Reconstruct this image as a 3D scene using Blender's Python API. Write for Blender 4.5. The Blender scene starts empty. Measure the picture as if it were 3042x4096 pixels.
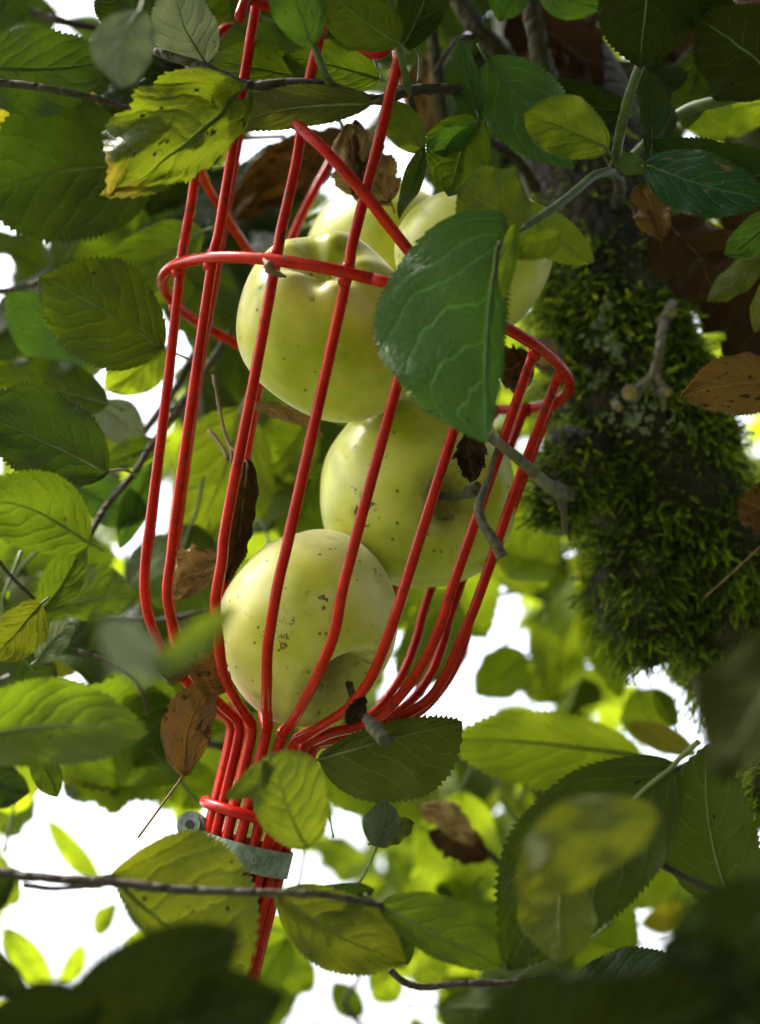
import bpy, math
import numpy as np
from mathutils import Matrix, Vector
R_ = math.radians
rng = np.random.default_rng(11)
scene = bpy.context.scene
col = scene.collection

# ------------------------------------------------------------------ camera, sky, sun, exposure
PITCH = R_(25); CAMZ = 1.6
HF = 0.493                       # frame width at 1 m
SHADE_COUNT = 3800                     # leaves added unseen behind and above the camera to block skylight
KP = HF / 3042.0                 # metres per photo pixel at 1 m
cam = bpy.data.cameras.new('camera'); camo = bpy.data.objects.new('camera', cam); col.objects.link(camo)
camo.location = (0, 0, CAMZ); camo.rotation_euler = (math.pi / 2 + PITCH, 0, 0)
cam.sensor_fit = 'HORIZONTAL'; cam.sensor_width = 36.0; cam.lens = 36.0 / HF
cam.clip_start = 0.01; cam.clip_end = 400
cam.dof.use_dof = True; cam.dof.focus_distance = 0.545; cam.dof.aperture_fstop = 8.8; cam.dof.aperture_blades = 7
scene.camera = camo

RIGHT = np.array([1., 0, 0]); FWD = np.array([0, math.cos(PITCH), math.sin(PITCH)]); UP = np.array([0, -math.sin(PITCH), math.cos(PITCH)])
CAM = np.array([0, 0, CAMZ])
def W(p):                        # camera space (right, up, depth) -> world
    p = np.asarray(p, float)
    return CAM + p[..., 0:1] * RIGHT + p[..., 1:2] * UP + p[..., 2:3] * FWD
def C3(u, v, d): return np.array([(u - 1521) * KP * d, -(v - 2048) * KP * d, d])
def P(u, v, d): return W(C3(u, v, d))
def proj(w):
    q = w - CAM; d = q @ FWD
    return np.stack([1521 + (q @ RIGHT) / d / KP, 2048 - (q @ UP) / d / KP], -1)
def D(v): return v[0] * RIGHT + v[1] * UP + v[2] * FWD

sun_dir = D(np.array([-.50, .70, .42])); sun_dir /= np.linalg.norm(sun_dir)
world = bpy.data.worlds.new('World'); scene.world = world; world.use_nodes = True
wn = world.node_tree; wn.nodes.clear()
sky = wn.nodes.new('ShaderNodeTexSky'); sky.sky_type = 'NISHITA'; sky.sun_disc = False
sky.sun_elevation = math.asin(sun_dir[2]); sky.sun_rotation = math.atan2(sun_dir[0], sun_dir[1])
sky.air_density = 1.0; sky.dust_density = 7.0; sky.ozone_density = 0.6
bg = wn.nodes.new('ShaderNodeBackground'); bg.inputs[1].default_value = 0.15
wo = wn.nodes.new('ShaderNodeOutputWorld')
hz = wn.nodes.new('ShaderNodeHueSaturation'); hz.inputs['Saturation'].default_value = .4      # thin high cloud
wn.links.new(sky.outputs[0], hz.inputs['Color']); wn.links.new(hz.outputs[0], bg.inputs[0]); wn.links.new(bg.outputs[0], wo.inputs[0])
sl = bpy.data.lights.new('sun', 'SUN'); sl.energy = 3.0; sl.angle = R_(5); sl.color = (1, .95, .86)
so = bpy.data.objects.new('sun', sl); col.objects.link(so); so.location = (-2, -2, 5)
so.rotation_euler = Vector(sun_dir).to_track_quat('Z', 'Y').to_euler()
scene.view_settings.view_transform = 'Standard'; scene.view_settings.look = 'None'
scene.view_settings.exposure = 2.6; scene.view_settings.gamma = 1.0
scene.view_settings.use_curve_mapping = False
scene.cycles.max_bounces = 8; scene.cycles.transmission_bounces = 6; scene.cycles.diffuse_bounces = 5
scene.cycles.use_denoising = True

# ------------------------------------------------------------------ node helpers / materials
def newmat(name):
    m = bpy.data.materials.new(name); m.use_nodes = True; m.node_tree.nodes.clear(); return m
class NT:
    def __init__(s, m): s.t = m.node_tree
    def n(s, typ, **kw):
        x = s.t.nodes.new(typ)
        for k, v in kw.items(): setattr(x, k, v)
        return x
    def put(s, sock, v):
        if isinstance(v, bpy.types.NodeSocket): s.t.links.new(v, sock)
        else: sock.default_value = v
    def math(s, op, a, b=0.0, c=0.0, clamp=False):
        x = s.n('ShaderNodeMath', operation=op, use_clamp=clamp)
        s.put(x.inputs[0], a); s.put(x.inputs[1], b); s.put(x.inputs[2], c); return x.outputs[0]
    def mix(s, f, a, b, blend='MIX'):
        x = s.n('ShaderNodeMix', data_type='RGBA', blend_type=blend)
        s.put(x.inputs[0], f); s.put(x.inputs[6], a); s.put(x.inputs[7], b); return x.outputs[2]
    def noise(s, vec, scale, detail=3, rough=.55, out=0):
        x = s.n('ShaderNodeTexNoise'); s.put(x.inputs['Vector'], vec); x.inputs['Scale'].default_value = scale
        x.inputs['Detail'].default_value = detail; x.inputs['Roughness'].default_value = rough; return x.outputs[out]
    def vor(s, vec, scale, feature='F1', rnd=1.0):
        x = s.n('ShaderNodeTexVoronoi', feature=feature); s.put(x.inputs['Vector'], vec)
        x.inputs['Scale'].default_value = scale; x.inputs['Randomness'].default_value = rnd; return x
    def ramp(s, f, lo, hi):          # smooth 0..1 between lo and hi
        x = s.n('ShaderNodeMapRange', interpolation_type='SMOOTHSTEP'); s.put(x.inputs[0], f)
        x.inputs[1].default_value = lo; x.inputs[2].default_value = hi; return x.outputs[0]
    def bump(s, h, strength, dist, normal=None):
        x = s.n('ShaderNodeBump'); x.inputs['Strength'].default_value = strength; x.inputs['Distance'].default_value = dist
        s.put(x.inputs['Height'], h)
        if normal is not None: s.put(x.inputs['Normal'], normal)
        return x.outputs[0]
    def bsdf(s, color, rough=.5, normal=None, **kw):
        x = s.n('ShaderNodeBsdfPrincipled'); s.put(x.inputs['Base Color'], color); s.put(x.inputs['Roughness'], rough)
        if normal is not None: s.put(x.inputs['Normal'], normal)
        for k, v in kw.items(): s.put(x.inputs[k.replace('_', ' ')], v)
        return x.outputs[0]
    def out(s, sh):
        o = s.n('ShaderNodeOutputMaterial'); s.t.links.new(sh, o.inputs[0])
def c4(c): return (c[0], c[1], c[2], 1.0)

def leaf_mat(name, top, under, trans, tf=.42, vein=1.6, rough=.50, spots=.5, blotch=None, blotch_amt=0.0, tipcol=None, quilt=1.0, nv=6.3, spec=.20, tipat=.64):
    m = newmat(name); t = NT(m)
    uv = t.n('ShaderNodeUVMap'); sp = t.n('ShaderNodeSeparateXYZ'); t.t.links.new(uv.outputs[0], sp.inputs[0])
    u, v = sp.outputs[0], sp.outputs[1]
    oi = t.n('ShaderNodeObjectInfo'); rnd = oi.outputs['Random']
    geo = t.n('ShaderNodeNewGeometry'); back = geo.outputs['Backfacing']
    vc = t.math('SUBTRACT', v, .5); s = t.math('MULTIPLY', t.math('ABSOLUTE', vc), 2.0)
    # wobble the lattice a little per leaf
    cmb = t.n('ShaderNodeCombineXYZ'); t.put(cmb.inputs[0], u); t.put(cmb.inputs[1], v); t.put(cmb.inputs[2], t.math('MULTIPLY', rnd, 37.0))
    wob = t.math('MULTIPLY', t.math('SUBTRACT', t.noise(cmb.outputs[0], 2.6, 3), .5), 1.7)
    side = t.math('MULTIPLY', t.math('GREATER_THAN', vc, 0.0), .43)
    q = t.math('ADD', t.math('MULTIPLY', u, nv), side)
    q = t.math('SUBTRACT', q, t.math('MULTIPLY', s, 1.5)); q = t.math('SUBTRACT', q, t.math('MULTIPLY', t.math('MULTIPLY', s, s), .9))
    q = t.math('ADD', q, wob)
    pp = t.math('PINGPONG', q, .5)
    side_v = t.math('SUBTRACT', 1.0, t.ramp(pp, .010, .062))
    side_v = t.math('MULTIPLY', side_v, t.math('SUBTRACT', 1.0, t.ramp(s, .55, .98)))
    mid = t.math('SUBTRACT', 1.0, t.ramp(s, .012, .05))
    ve = t.vor(cmb.outputs[0], 26.0, 'DISTANCE_TO_EDGE')
    mp = t.n('ShaderNodeVectorMath', operation='MULTIPLY'); t.t.links.new(cmb.outputs[0], mp.inputs[0]); mp.inputs[1].default_value = (1.5, 1.0, 1.0)
    t.t.links.new(mp.outputs[0], ve.inputs['Vector'])
    ret = t.math('SUBTRACT', 1.0, t.ramp(ve.outputs[0], .0, .09))
    veins = t.math('MAXIMUM', t.math('MAXIMUM', side_v, mid), t.math('MULTIPLY', ret, .22))
    big = t.noise(cmb.outputs[0], 4.5, 4, .6); fine = t.noise(cmb.outputs[0], 60.0, 3, .6)
    base = t.mix(back, c4(top), c4(under))
    lum = t.math('ADD', .42, t.math('MULTIPLY', rnd, .72)); lum = t.math('ADD', lum, t.math('MULTIPLY', big, .55))
    lum = t.math('ADD', lum, t.math('MULTIPLY', t.math('SUBTRACT', fine, .5), .3))
    hs = t.n('ShaderNodeHueSaturation'); t.put(hs.inputs['Color'], base); t.put(hs.inputs['Value'], lum)
    t.put(hs.inputs['Hue'], t.math('ADD', .480, t.math('MULTIPLY', rnd, .036)))
    base = hs.outputs[0]
    vcol = t.mix(back, c4([min(.8, x * (vein + .8) + .012) for x in top]), c4([min(.8, x * 1.9 + .012) for x in under]))
    base = t.mix(t.math('MULTIPLY', veins, .9), base, vcol)
    tr = t.mix(t.math('MULTIPLY', veins, .55), c4(trans), c4([x * 1.25 for x in trans]))
    trh = t.n('ShaderNodeHueSaturation'); t.put(trh.inputs['Color'], tr); t.put(trh.inputs['Value'], lum); tr = trh.outputs[0]
    if tipcol is not None:
        tm = t.ramp(t.math('ADD', u, t.math('MULTIPLY', t.math('SUBTRACT', big, .5), .8)), tipat, tipat + .15)
        base = t.mix(tm, base, c4(tipcol)); tr = t.mix(tm, tr, c4([x * .8 for x in tipcol]))
    if blotch is not None:
        bm = t.ramp(t.noise(cmb.outputs[0], 6.0, 5, .65), .66 - blotch_amt, .71 - blotch_amt)
        base = t.mix(bm, base, c4(blotch)); tr = t.mix(bm, tr, c4([x * .5 for x in blotch]))
    if spots > 0:
        vs = t.vor(cmb.outputs[0], 9.0); few = t.math('GREATER_THAN', t.n('ShaderNodeSeparateColor').outputs[0], 2.0)
        sc = t.n('ShaderNodeSeparateColor'); t.t.links.new(vs.outputs['Color'], sc.inputs[0])
        dot = t.math('MULTIPLY', t.math('SUBTRACT', 1.0, t.ramp(vs.outputs['Distance'], .10, .17)), t.math('LESS_THAN', sc.outputs[0], .16 * spots))
        base = t.mix(dot, base, (.016, .009, .004, 1)); tr = t.mix(dot, tr, (.01, .006, .002, 1))
    h = t.math('MULTIPLY', t.math('SUBTRACT', t.ramp(pp, 0, .3), .25), .40 * quilt)
    h = t.math('SUBTRACT', h, t.math('MULTIPLY', t.math('MAXIMUM', mid, side_v), .35))
    h = t.math('SUBTRACT', h, t.math('MULTIPLY', ret, .22)); h = t.math('ADD', h, t.math('MULTIPLY', fine, .18))
    h = t.math('ADD', h, t.math('MULTIPLY', t.noise(cmb.outputs[0], 9.0, 4), .55))
    nrm = t.bump(h, .62, .0015)
    p = t.bsdf(base, t.math('ADD', rough, t.math('MULTIPLY', back, .25)), nrm, Specular_IOR_Level=spec)
    tl = t.n('ShaderNodeBsdfTranslucent'); t.put(tl.inputs[0], tr); t.put(tl.inputs[1], nrm)
    mx = t.n('ShaderNodeMixShader'); mx.inputs[0].default_value = tf; t.t.links.new(p, mx.inputs[1]); t.t.links.new(tl.outputs[0], mx.inputs[2])
    t.out(mx.outputs[0]); return m

LM = {
 'D': leaf_mat('leaf_dark_green', (.010, .025, .003), (.022, .034, .007), (.026, .046, .002), tf=.34),
 'T': leaf_mat('leaf_blue_green', (.028, .080, .013), (.046, .075, .016), (.075, .15, .008), tf=.30, rough=.46, vein=1.7, nv=4.4, quilt=.5),
 'M': leaf_mat('leaf_mid_green', (.020, .044, .003), (.040, .056, .009), (.075, .112, .003), tf=.44, spots=.7),
 'L': leaf_mat('leaf_light_green', (.050, .090, .005), (.080, .105, .018), (.22, .285, .008), tf=.57, spots=.4),
 'G': leaf_mat('leaf_soft_green', (.055, .085, .008), (.075, .095, .020), (.13, .16, .006), tf=.42, spots=.4),
 'Y': leaf_mat('leaf_yellowing', (.13, .12, .006), (.16, .14, .02), (.33, .29, .010), tf=.5, spots=1.0, blotch=(.10, .05, .01), blotch_amt=.02),
 'P': leaf_mat('leaf_puckered', (.030, .050, .003), (.055, .066, .010), (.10, .125, .004), tf=.40, spots=2.0, blotch=(.012, .026, .003), blotch_amt=.05, tipcol=(.26, .20, .02), quilt=2.2, tipat=.80),
 'S': leaf_mat('leaf_silver_underside', (.04, .055, .025), (.12, .135, .10), (.09, .11, .045), tf=.30, vein=1.5, rough=.6, spots=.3),
 'O': leaf_mat('leaf_olive', (.042, .052, .005), (.060, .066, .014), (.13, .145, .005), tf=.38, spots=1.2, blotch=(.05, .020, .006), blotch_amt=.0),
 'Q': leaf_mat('leaf_painted_shade', (.012, .020, .003), (.022, .028, .006), (.020, .028, .002), tf=.25, rough=.65, spec=.04),  # shade and backlighting of the leaf put into a darker colour
 'H': leaf_mat('leaf_scorched', (.014, .056, .022), (.05, .08, .025), (.045, .095, .008), tf=.28, rough=.40, vein=2.2, blotch=(.17, .11, .07), blotch_amt=.05),
 'B': leaf_mat('dead_leaf_brown', (.085, .043, .012), (.14, .085, .030), (.12, .055, .008), tf=.22, rough=.7, spots=.8, blotch=(.03, .015, .006), blotch_amt=.08),
 'N': leaf_mat('dead_leaf_tan', (.22, .145, .06), (.30, .21, .10), (.20, .12, .04), tf=.2, rough=.75, spots=.5, blotch=(.08, .045, .015), blotch_amt=.06),
 'K': leaf_mat('dead_leaf_dark', (.030, .014, .005), (.045, .022, .008), (.045, .018, .004), tf=.18, rough=.7, spots=.5),
}

def simple(name, color, rough=.5, var=.3, nscale=30, bump=.0, **kw):
    m = newmat(name); t = NT(m)
    tc = t.n('ShaderNodeTexCoord').outputs['Object']
    n = t.noise(tc, nscale, 4, .6)
    colr = t.mix(t.ramp(n, .3, .72), c4([x * (1 - var) for x in color]), c4([min(1, x * (1 + var)) for x in color]))
    nr = t.bump(t.noise(tc, nscale * 4, 4, .6), bump, .001) if bump else None
    t.out(t.bsdf(colr, rough, nr, **kw)); return m
M_PET = simple('petiole_green', (.055, .085, .016), .6, .3, 200)
M_PETU = simple('petiole_pale', (.09, .11, .03), .6, .3, 200)
M_PETB = simple('petiole_brown', (.13, .07, .025), .7, .4, 200)

def red_mat():
    m = newmat('red_enamel'); t = NT(m); tc = t.n('ShaderNodeTexCoord').outputs['Object']
    n = t.noise(tc, 55, 5, .65); n2 = t.noise(tc, 420, 3, .6)
    c = t.mix(t.ramp(n, .35, .7), (.27, .004, .001, 1), (.42, .013, .002, 1))
    grime = t.ramp(t.math('ADD', n2, t.math('MULTIPLY', n, .5)), .80, .97)
    c = t.mix(t.math('MULTIPLY', grime, .7), c, (.06, .014, .008, 1))
    chip = t.ramp(t.noise(tc, 190, 3, .6), .66, .70)
    c = t.mix(t.math('MULTIPLY', chip, .8), c, (.035, .016, .010, 1))
    h = t.math('ADD', t.math('MULTIPLY', n2, .5), n)
    t.out(t.bsdf(c, t.math('ADD', .24, t.math('MULTIPLY', grime, .45)), t.bump(h, .25, .0006), Specular_IOR_Level=.16)); return m
M_RED = red_mat()
M_BLACK = simple('black_rubber', (.012, .012, .013), .55, .3, 60, .2)
M_STEEL = simple('galvanised_steel', (.20, .23, .21), .42, .45, 180, .35, Metallic=.75)
M_MARK = simple('stamped_steel', (.23, .255, .235), .42, .2, 100, 0, Metallic=.3)
M_WIREDARK = simple('screw_slot_dark', (.02, .02, .02), .5)

def apple_mat(name, a, b, spot):
    m = newmat(name); t = NT(m); tc = t.n('ShaderNodeTexCoord').outputs['Object']
    sp = t.n('ShaderNodeSeparateXYZ'); t.t.links.new(tc, sp.inputs[0]); z = sp.outputs[2]
    big = t.noise(tc, 28, 4, .55); md = t.noise(tc, 120, 4, .6)
    c = t.mix(t.ramp(big, .34, .66), c4(a), c4(b))
    c = t.mix(t.math('MULTIPLY', t.ramp(md, .45, .8), .25), c, (.30, .36, .03, 1))
    # pale lenticels, corky dots, a few larger dark scab spots
    v1 = t.vor(tc, 190); s1 = t.n('ShaderNodeSeparateColor'); t.t.links.new(v1.outputs['Color'], s1.inputs[0])
    d1 = t.math('MULTIPLY', t.math('SUBTRACT', 1.0, t.ramp(v1.outputs['Distance'], .08, .17)), t.math('LESS_THAN', s1.outputs[0], .55))
    c = t.mix(t.math('MULTIPLY', d1, .8), c, (.05, .045, .012, 1))
    v2 = t.vor(tc, 75); s2 = t.n('ShaderNodeSeparateColor'); t.t.links.new(v2.outputs['Color'], s2.inputs[0])
    d2 = t.math('MULTIPLY', t.math('SUBTRACT', 1.0, t.ramp(v2.outputs['Distance'], .045, .10)), t.math('LESS_THAN', s2.outputs[0], .30 * spot))
    halo = t.math('MULTIPLY', t.math('SUBTRACT', 1.0, t.ramp(v2.outputs['Distance'], .05, .30)), t.math('LESS_THAN', s2.outputs[0], .30 * spot))
    c = t.mix(t.math('MULTIPLY', halo, .55), c, (.16, .20, .015, 1)); c = t.mix(d2, c, (.016, .013, .005, 1))
    # russet and soot in and round the stem hollow
    x, y = sp.outputs[0], sp.outputs[1]
    rad = t.math('SQRT', t.math('ADD', t.math('MULTIPLY', x, x), t.math('MULTIPLY', y, y))); up = t.math('GREATER_THAN', z, 0.0)
    rn = t.math('ADD', rad, t.math('MULTIPLY', t.math('SUBTRACT', md, .5), .016))
    c = t.mix(t.math('MULTIPLY', t.math('MULTIPLY', t.math('SUBTRACT', 1.0, t.ramp(rn, .006, .022)), up), .6), c, (.20, .17, .035, 1))
    c = t.mix(t.math('MULTIPLY', t.math('MULTIPLY', t.math('SUBTRACT', 1.0, t.ramp(rn, .001, .011)), up), .85), c, (.09, .055, .015, 1))
    so_ = t.math('MULTIPLY', t.ramp(t.noise(tc, 85, 6, .75), .54, .62), t.math('MULTIPLY', t.math('SUBTRACT', 1.0, t.ramp(rad, .012, .026)), up))
    c = t.mix(t.math('MULTIPLY', so_, .8), c, (.055, .040, .014, 1))
    st = t.n('ShaderNodeMapping'); t.t.links.new(tc, st.inputs[0]); st.inputs['Scale'].default_value = (1, 1, .25); st.inputs['Rotation'].default_value = (.5, .7, .2)
    scuff = t.math('MULTIPLY', t.ramp(t.noise(st.outputs[0], 150, 5, .75), .60, .68), t.ramp(t.noise(tc, 38, 2), .54, .66))
    c = t.mix(t.math('MULTIPLY', scuff, .6), c, (.13, .085, .025, 1))
    c = t.mix(t.math('MULTIPLY', t.ramp(t.noise(tc, 46, 2, .4), .60, .70), .35), c, (.62, .60, .28, 1))
    c = t.mix(t.math('MULTIPLY', t.ramp(t.noise(tc, 34, 3, .5), .58, .72), .30), c, (.20, .19, .02, 1))
    sf = t.math('MULTIPLY', t.ramp(t.noise(tc, 320, 4, .7), .58, .63), t.math('MULTIPLY', t.ramp(t.noise(tc, 50, 1), .60, .66), t.ramp(z, -.012, .004)))
    c = t.mix(t.math('MULTIPLY', sf, .85), c, (.022, .018, .008, 1))
    h = t.math('ADD', big, t.math('MULTIPLY', t.noise(tc, 400, 2), .05)); h = t.math('SUBTRACT', h, t.math('MULTIPLY', d2, .5))
    t.out(t.bsdf(c, .40, t.bump(h, .25, .0022), Specular_IOR_Level=.40, Subsurface_Weight=.12, Subsurface_Scale=.006,
                 Subsurface_Radius=(1.0, .9, .2), Sheen_Weight=.35, Sheen_Roughness=.35)); return m
AM = [apple_mat('apple_skin_pale', (.62, .58, .19), (.42, .42, .036), 1.0),
      apple_mat('apple_skin_green', (.30, .33, .005), (.54, .53, .085), 1.8),
      apple_mat('apple_skin_soft', (.36, .39, .02), (.52, .52, .10), .8)]
M_STEM = simple('apple_stem_brown', (.065, .055, .028), .8, .6, 350, .6)

def bark_mat(name, a, b, lich):
    m = newmat(name); t = NT(m); tc = t.n('ShaderNodeTexCoord').outputs['Object']
    n = t.noise(tc, 60, 7, .68); n2 = t.noise(tc, 18, 4, .6); v = t.vor(tc, 130, 'DISTANCE_TO_EDGE')
    c = t.mix(t.ramp(n, .35, .7), c4(a), c4(b))
    c = t.mix(t.math('MULTIPLY', t.ramp(n2, .52, .64), lich), c, (.11, .13, .06, 1))
    h = t.math('ADD', n, t.math('MULTIPLY', t.ramp(v.outputs[0], 0, .25), .5))
    t.out(t.bsdf(c, .85, t.bump(h, .9, .003))); return m
M_BARK = bark_mat('apple_bark', (.012, .008, .005), (.045, .032, .018), .5)
M_TWIG = bark_mat('twig_bark', (.018, .012, .008), (.060, .044, .028), .12)
M_SPUR = bark_mat('spur_bark', (.07, .06, .04), (.20, .175, .12), .25)
M_CUT = simple('cut_wood', (.24, .16, .06), .8, .5, 220, .6)
M_LICH = simple('lichen_grey', (.24, .27, .18), .9, .4, 300, .8)
def moss_mat():
    m = newmat('moss'); t = NT(m)
    at = t.n('ShaderNodeAttribute', attribute_name='tone'); f = at.outputs['Fac']
    r = t.n('ShaderNodeValToRGB'); t.t.links.new(f, r.inputs[0])
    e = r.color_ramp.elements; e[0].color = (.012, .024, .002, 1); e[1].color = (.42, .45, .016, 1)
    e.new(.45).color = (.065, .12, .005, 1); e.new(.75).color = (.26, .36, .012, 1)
    p = t.bsdf(r.outputs[0], .75); tl = t.n('ShaderNodeBsdfTranslucent'); t.put(tl.inputs[0], r.outputs[0])
    mx = t.n('ShaderNodeMixShader'); mx.inputs[0].default_value = .42; t.t.links.new(p, mx.inputs[1]); t.t.links.new(tl.outputs[0], mx.inputs[2])
    t.out(mx.outputs[0]); return m
M_MOSS = moss_mat()
M_GROUND = simple('orchard_grass', (.045, .06, .018), .9, .4, 3, .5)

# ------------------------------------------------------------------ object helpers
def mesh_of(name, V, F, mats, uv=None, mi=None, smooth=True, attr=None):
    me = bpy.data.meshes.new(name)
    V = np.asarray(V, np.float32); me.vertices.add(len(V)); me.vertices.foreach_set('co', V.ravel())
    if isinstance(F, np.ndarray):
        n, k = F.shape; flat = F.ravel(); st = np.arange(n) * k
    else:
        flat = np.concatenate([np.asarray(f) for f in F]); ln = np.array([len(f) for f in F]); n = len(F); st = np.concatenate([[0], np.cumsum(ln)[:-1]])
    me.loops.add(len(flat)); me.loops.foreach_set('vertex_index', flat.astype(np.int32))
    me.polygons.add(n); me.polygons.foreach_set('loop_start', st.astype(np.int32))
    me.polygons.foreach_set('use_smooth', np.full(n, smooth))
    if mi is not None: me.polygons.foreach_set('material_index', np.asarray(mi, np.int32))
    if uv is not None:
        l = me.uv_layers.new(name='UVMap'); l.data.foreach_set('uv', np.asarray(uv, np.float32)[flat].ravel())
    if attr is not None:
        a = me.attributes.new('tone', 'FLOAT', 'POINT'); a.data.foreach_set('value', np.asarray(attr, np.float32))
    for m in (mats if isinstance(mats, (list, tuple)) else [mats]): me.materials.append(m)
    me.update(calc_edges=True); me.validate(); return me
PINV = {}
def link(name, me, parent=None, M=None, label=None):
    o = bpy.data.objects.new(name, me); col.objects.link(o)
    if parent is not None:
        o.parent = parent
        if M is not None: o.matrix_local = PINV.get(parent.name, Matrix()) @ M
    elif M is not None: o.matrix_world = M
    if label: o['label'] = label
    return o
def thing(name, loc, label, cat, group=None, kind=None):
    o = bpy.data.objects.new(name, None); col.objects.link(o); o.location = Vector([float(x) for x in loc]); o.empty_display_size = .02
    o['label'] = label; o['category'] = cat
    if group: o['group'] = group
    if kind: o['kind'] = kind
    PINV[o.name] = Matrix.Translation(-o.location); return o
def frame(X, Y, Z, T):
    m = Matrix.Identity(4)
    for i in range(3):
        m[i][0], m[i][1], m[i][2], m[i][3] = float(X[i]), float(Y[i]), float(Z[i]), float(T[i])
    return m
def nrm(v): return v / (np.linalg.norm(v) + 1e-12)

def spline(pts, per=6):
    pts = np.asarray(pts, float); n = len(pts)
    if n < 3: return np.array([pts[0] + (pts[-1] - pts[0]) * f for f in np.linspace(0, 1, per + 1)])
    ext = np.vstack([2 * pts[0] - pts[1], pts, 2 * pts[-1] - pts[-2]]); out = []
    for i in range(n - 1):
        p0, p1, p2, p3 = ext[i:i + 4]
        for f in np.arange(per) / per:
            out.append(.5 * ((2 * p1) + (-p0 + p2) * f + (2 * p0 - 5 * p1 + 4 * p2 - p3) * f ** 2 + (-p0 + 3 * p1 - 3 * p2 + p3) * f ** 3))
    out.append(pts[-1]); return np.array(out)
def tube(path, rad, n=10, cap=True, noise=0.0, seed=0):
    path = np.asarray(path, float); m = len(path)
    rad = np.interp(np.linspace(0, 1, m), np.linspace(0, 1, len(np.atleast_1d(rad))), np.atleast_1d(rad))
    T = np.gradient(path, axis=0); T /= np.linalg.norm(T, axis=1)[:, None] + 1e-12
    ref = np.array([.31, .22, .93]); 
    if abs(T[0] @ ref) > .9: ref = np.array([1., 0, 0])
    N = nrm(ref - T[0] * (ref @ T[0])); V = []; r2 = np.random.default_rng(seed)
    a = np.linspace(0, 2 * np.pi, n, endpoint=False); ca, sa = np.cos(a), np.sin(a)
    for i in range(m):
        N = nrm(N - T[i] * (N @ T[i])); B = np.cross(T[i], N)
        rr = rad[i] * (1 + (noise * r2.normal(size=n) if noise else 0))
        V.append(path[i] + (rr * ca)[:, None] * N + (rr * sa)[:, None] * B)
    V = np.concatenate(V); i, j = np.meshgrid(np.arange(m - 1), np.arange(n), indexing='ij'); j2 = (j + 1) % n
    F = [list(q) for q in np.stack([i * n + j, i * n + j2, (i + 1) * n + j2, (i + 1) * n + j], -1).reshape(-1, 4)]
    if cap: F.append(list(range(n))[::-1]); F.append(list(range((m - 1) * n, m * n)))
    return V, F
def join(parts):
    V = []; F = []; MI = []; o = 0
    for k, (v, f, mi) in enumerate(parts):
        V.append(v); F += [[int(x) + o for x in q] for q in f]; MI += [mi] * len(f); o += len(v)
    return np.concatenate(V), F, MI
def tube_obj(name, pts, rad, mat, parent=None, per=6, n=10, raw=False, noise=0.0, label=None):
    path = np.asarray(pts, float) if raw else spline(pts, per)
    o = path[0].copy(); V, F = tube(path - o, rad, n, noise=noise, seed=int(abs(path[-1][0]) * 1e5))
    return link(name, mesh_of(name, V, F, mat), parent, Matrix.Translation(Vector(o)), label)

# ------------------------------------------------------------------ ground
gv = np.array([(-150, -150, 0), (150, -150, 0), (150, 150, 0), (-150, 150, 0)], float)
g = link('ground', mesh_of('ground', gv, [[0, 1, 2, 3]], M_GROUND, smooth=False)); g['kind'] = 'structure'

# ------------------------------------------------------------------ the tree: trunk, mossy limb, twigs
TREE = thing('apple_tree', (.62, 1.05, 0), 'old apple tree with mossy limb and serrated green leaves around the red picker basket', 'tree')

def limb_surface(pts, rad, per=14):
    path = spline(pts, per); m = len(path); r = np.interp(np.linspace(0, 1, m), np.linspace(0, 1, len(rad)), rad)
    T = np.gradient(path, axis=0); T /= np.linalg.norm(T, axis=1)[:, None]
    N = [nrm(np.cross(T[0], [.2, 1, .1]))]
    for i in range(1, m): N.append(nrm(N[-1] - T[i] * (N[-1] @ T[i])))
    N = np.array(N); B = np.cross(T, N); return path, r, T, N, B
def lumpy(tt, th, seed, amp):
    r2 = np.random.default_rng(seed); z = np.zeros(np.broadcast(tt, th).shape)
    for k in range(14):
        a = r2.integers(1, 7); f = r2.uniform(2, 22); z = z + np.sin(a * th + f * tt * 3.1 + r2.uniform(0, 6.28)) * r2.uniform(.3, 1) / (1 + .12 * f)
    return amp * z
def limb_obj(name, pts, rad, mat, parent, seed, amp=.05, n=36, per=14, label=None):
    path, r, T, N, B = limb_surface(pts, rad, per); m = len(path)
    th = np.linspace(0, 2 * np.pi, n, endpoint=False)[None, :]; tt = np.linspace(0, 1, m)[:, None]
    rr = r[:, None] * (1 + lumpy(tt, th, seed, amp))
    V = path[:, None] + rr[..., None] * (np.cos(th)[..., None] * N[:, None] + np.sin(th)[..., None] * B[:, None])
    o = path[m // 2].copy(); i, j = np.meshgrid(np.arange(m - 1), np.arange(n), indexing='ij'); j2 = (j + 1) % n
    F = [list(q) for q in np.stack([i * n + j, i * n + j2, (i + 1) * n + j2, (i + 1) * n + j], -1).reshape(-1, 4)]
    F += [list(range(n))[::-1], list(range((m - 1) * n, m * n))]
    ob = link(name, mesh_of(name, V.reshape(-1, 3) - o, F, mat), parent, Matrix.Translation(Vector(o)), label)
    return ob, (path, r, N, B, T, seed, amp, o)
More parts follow.
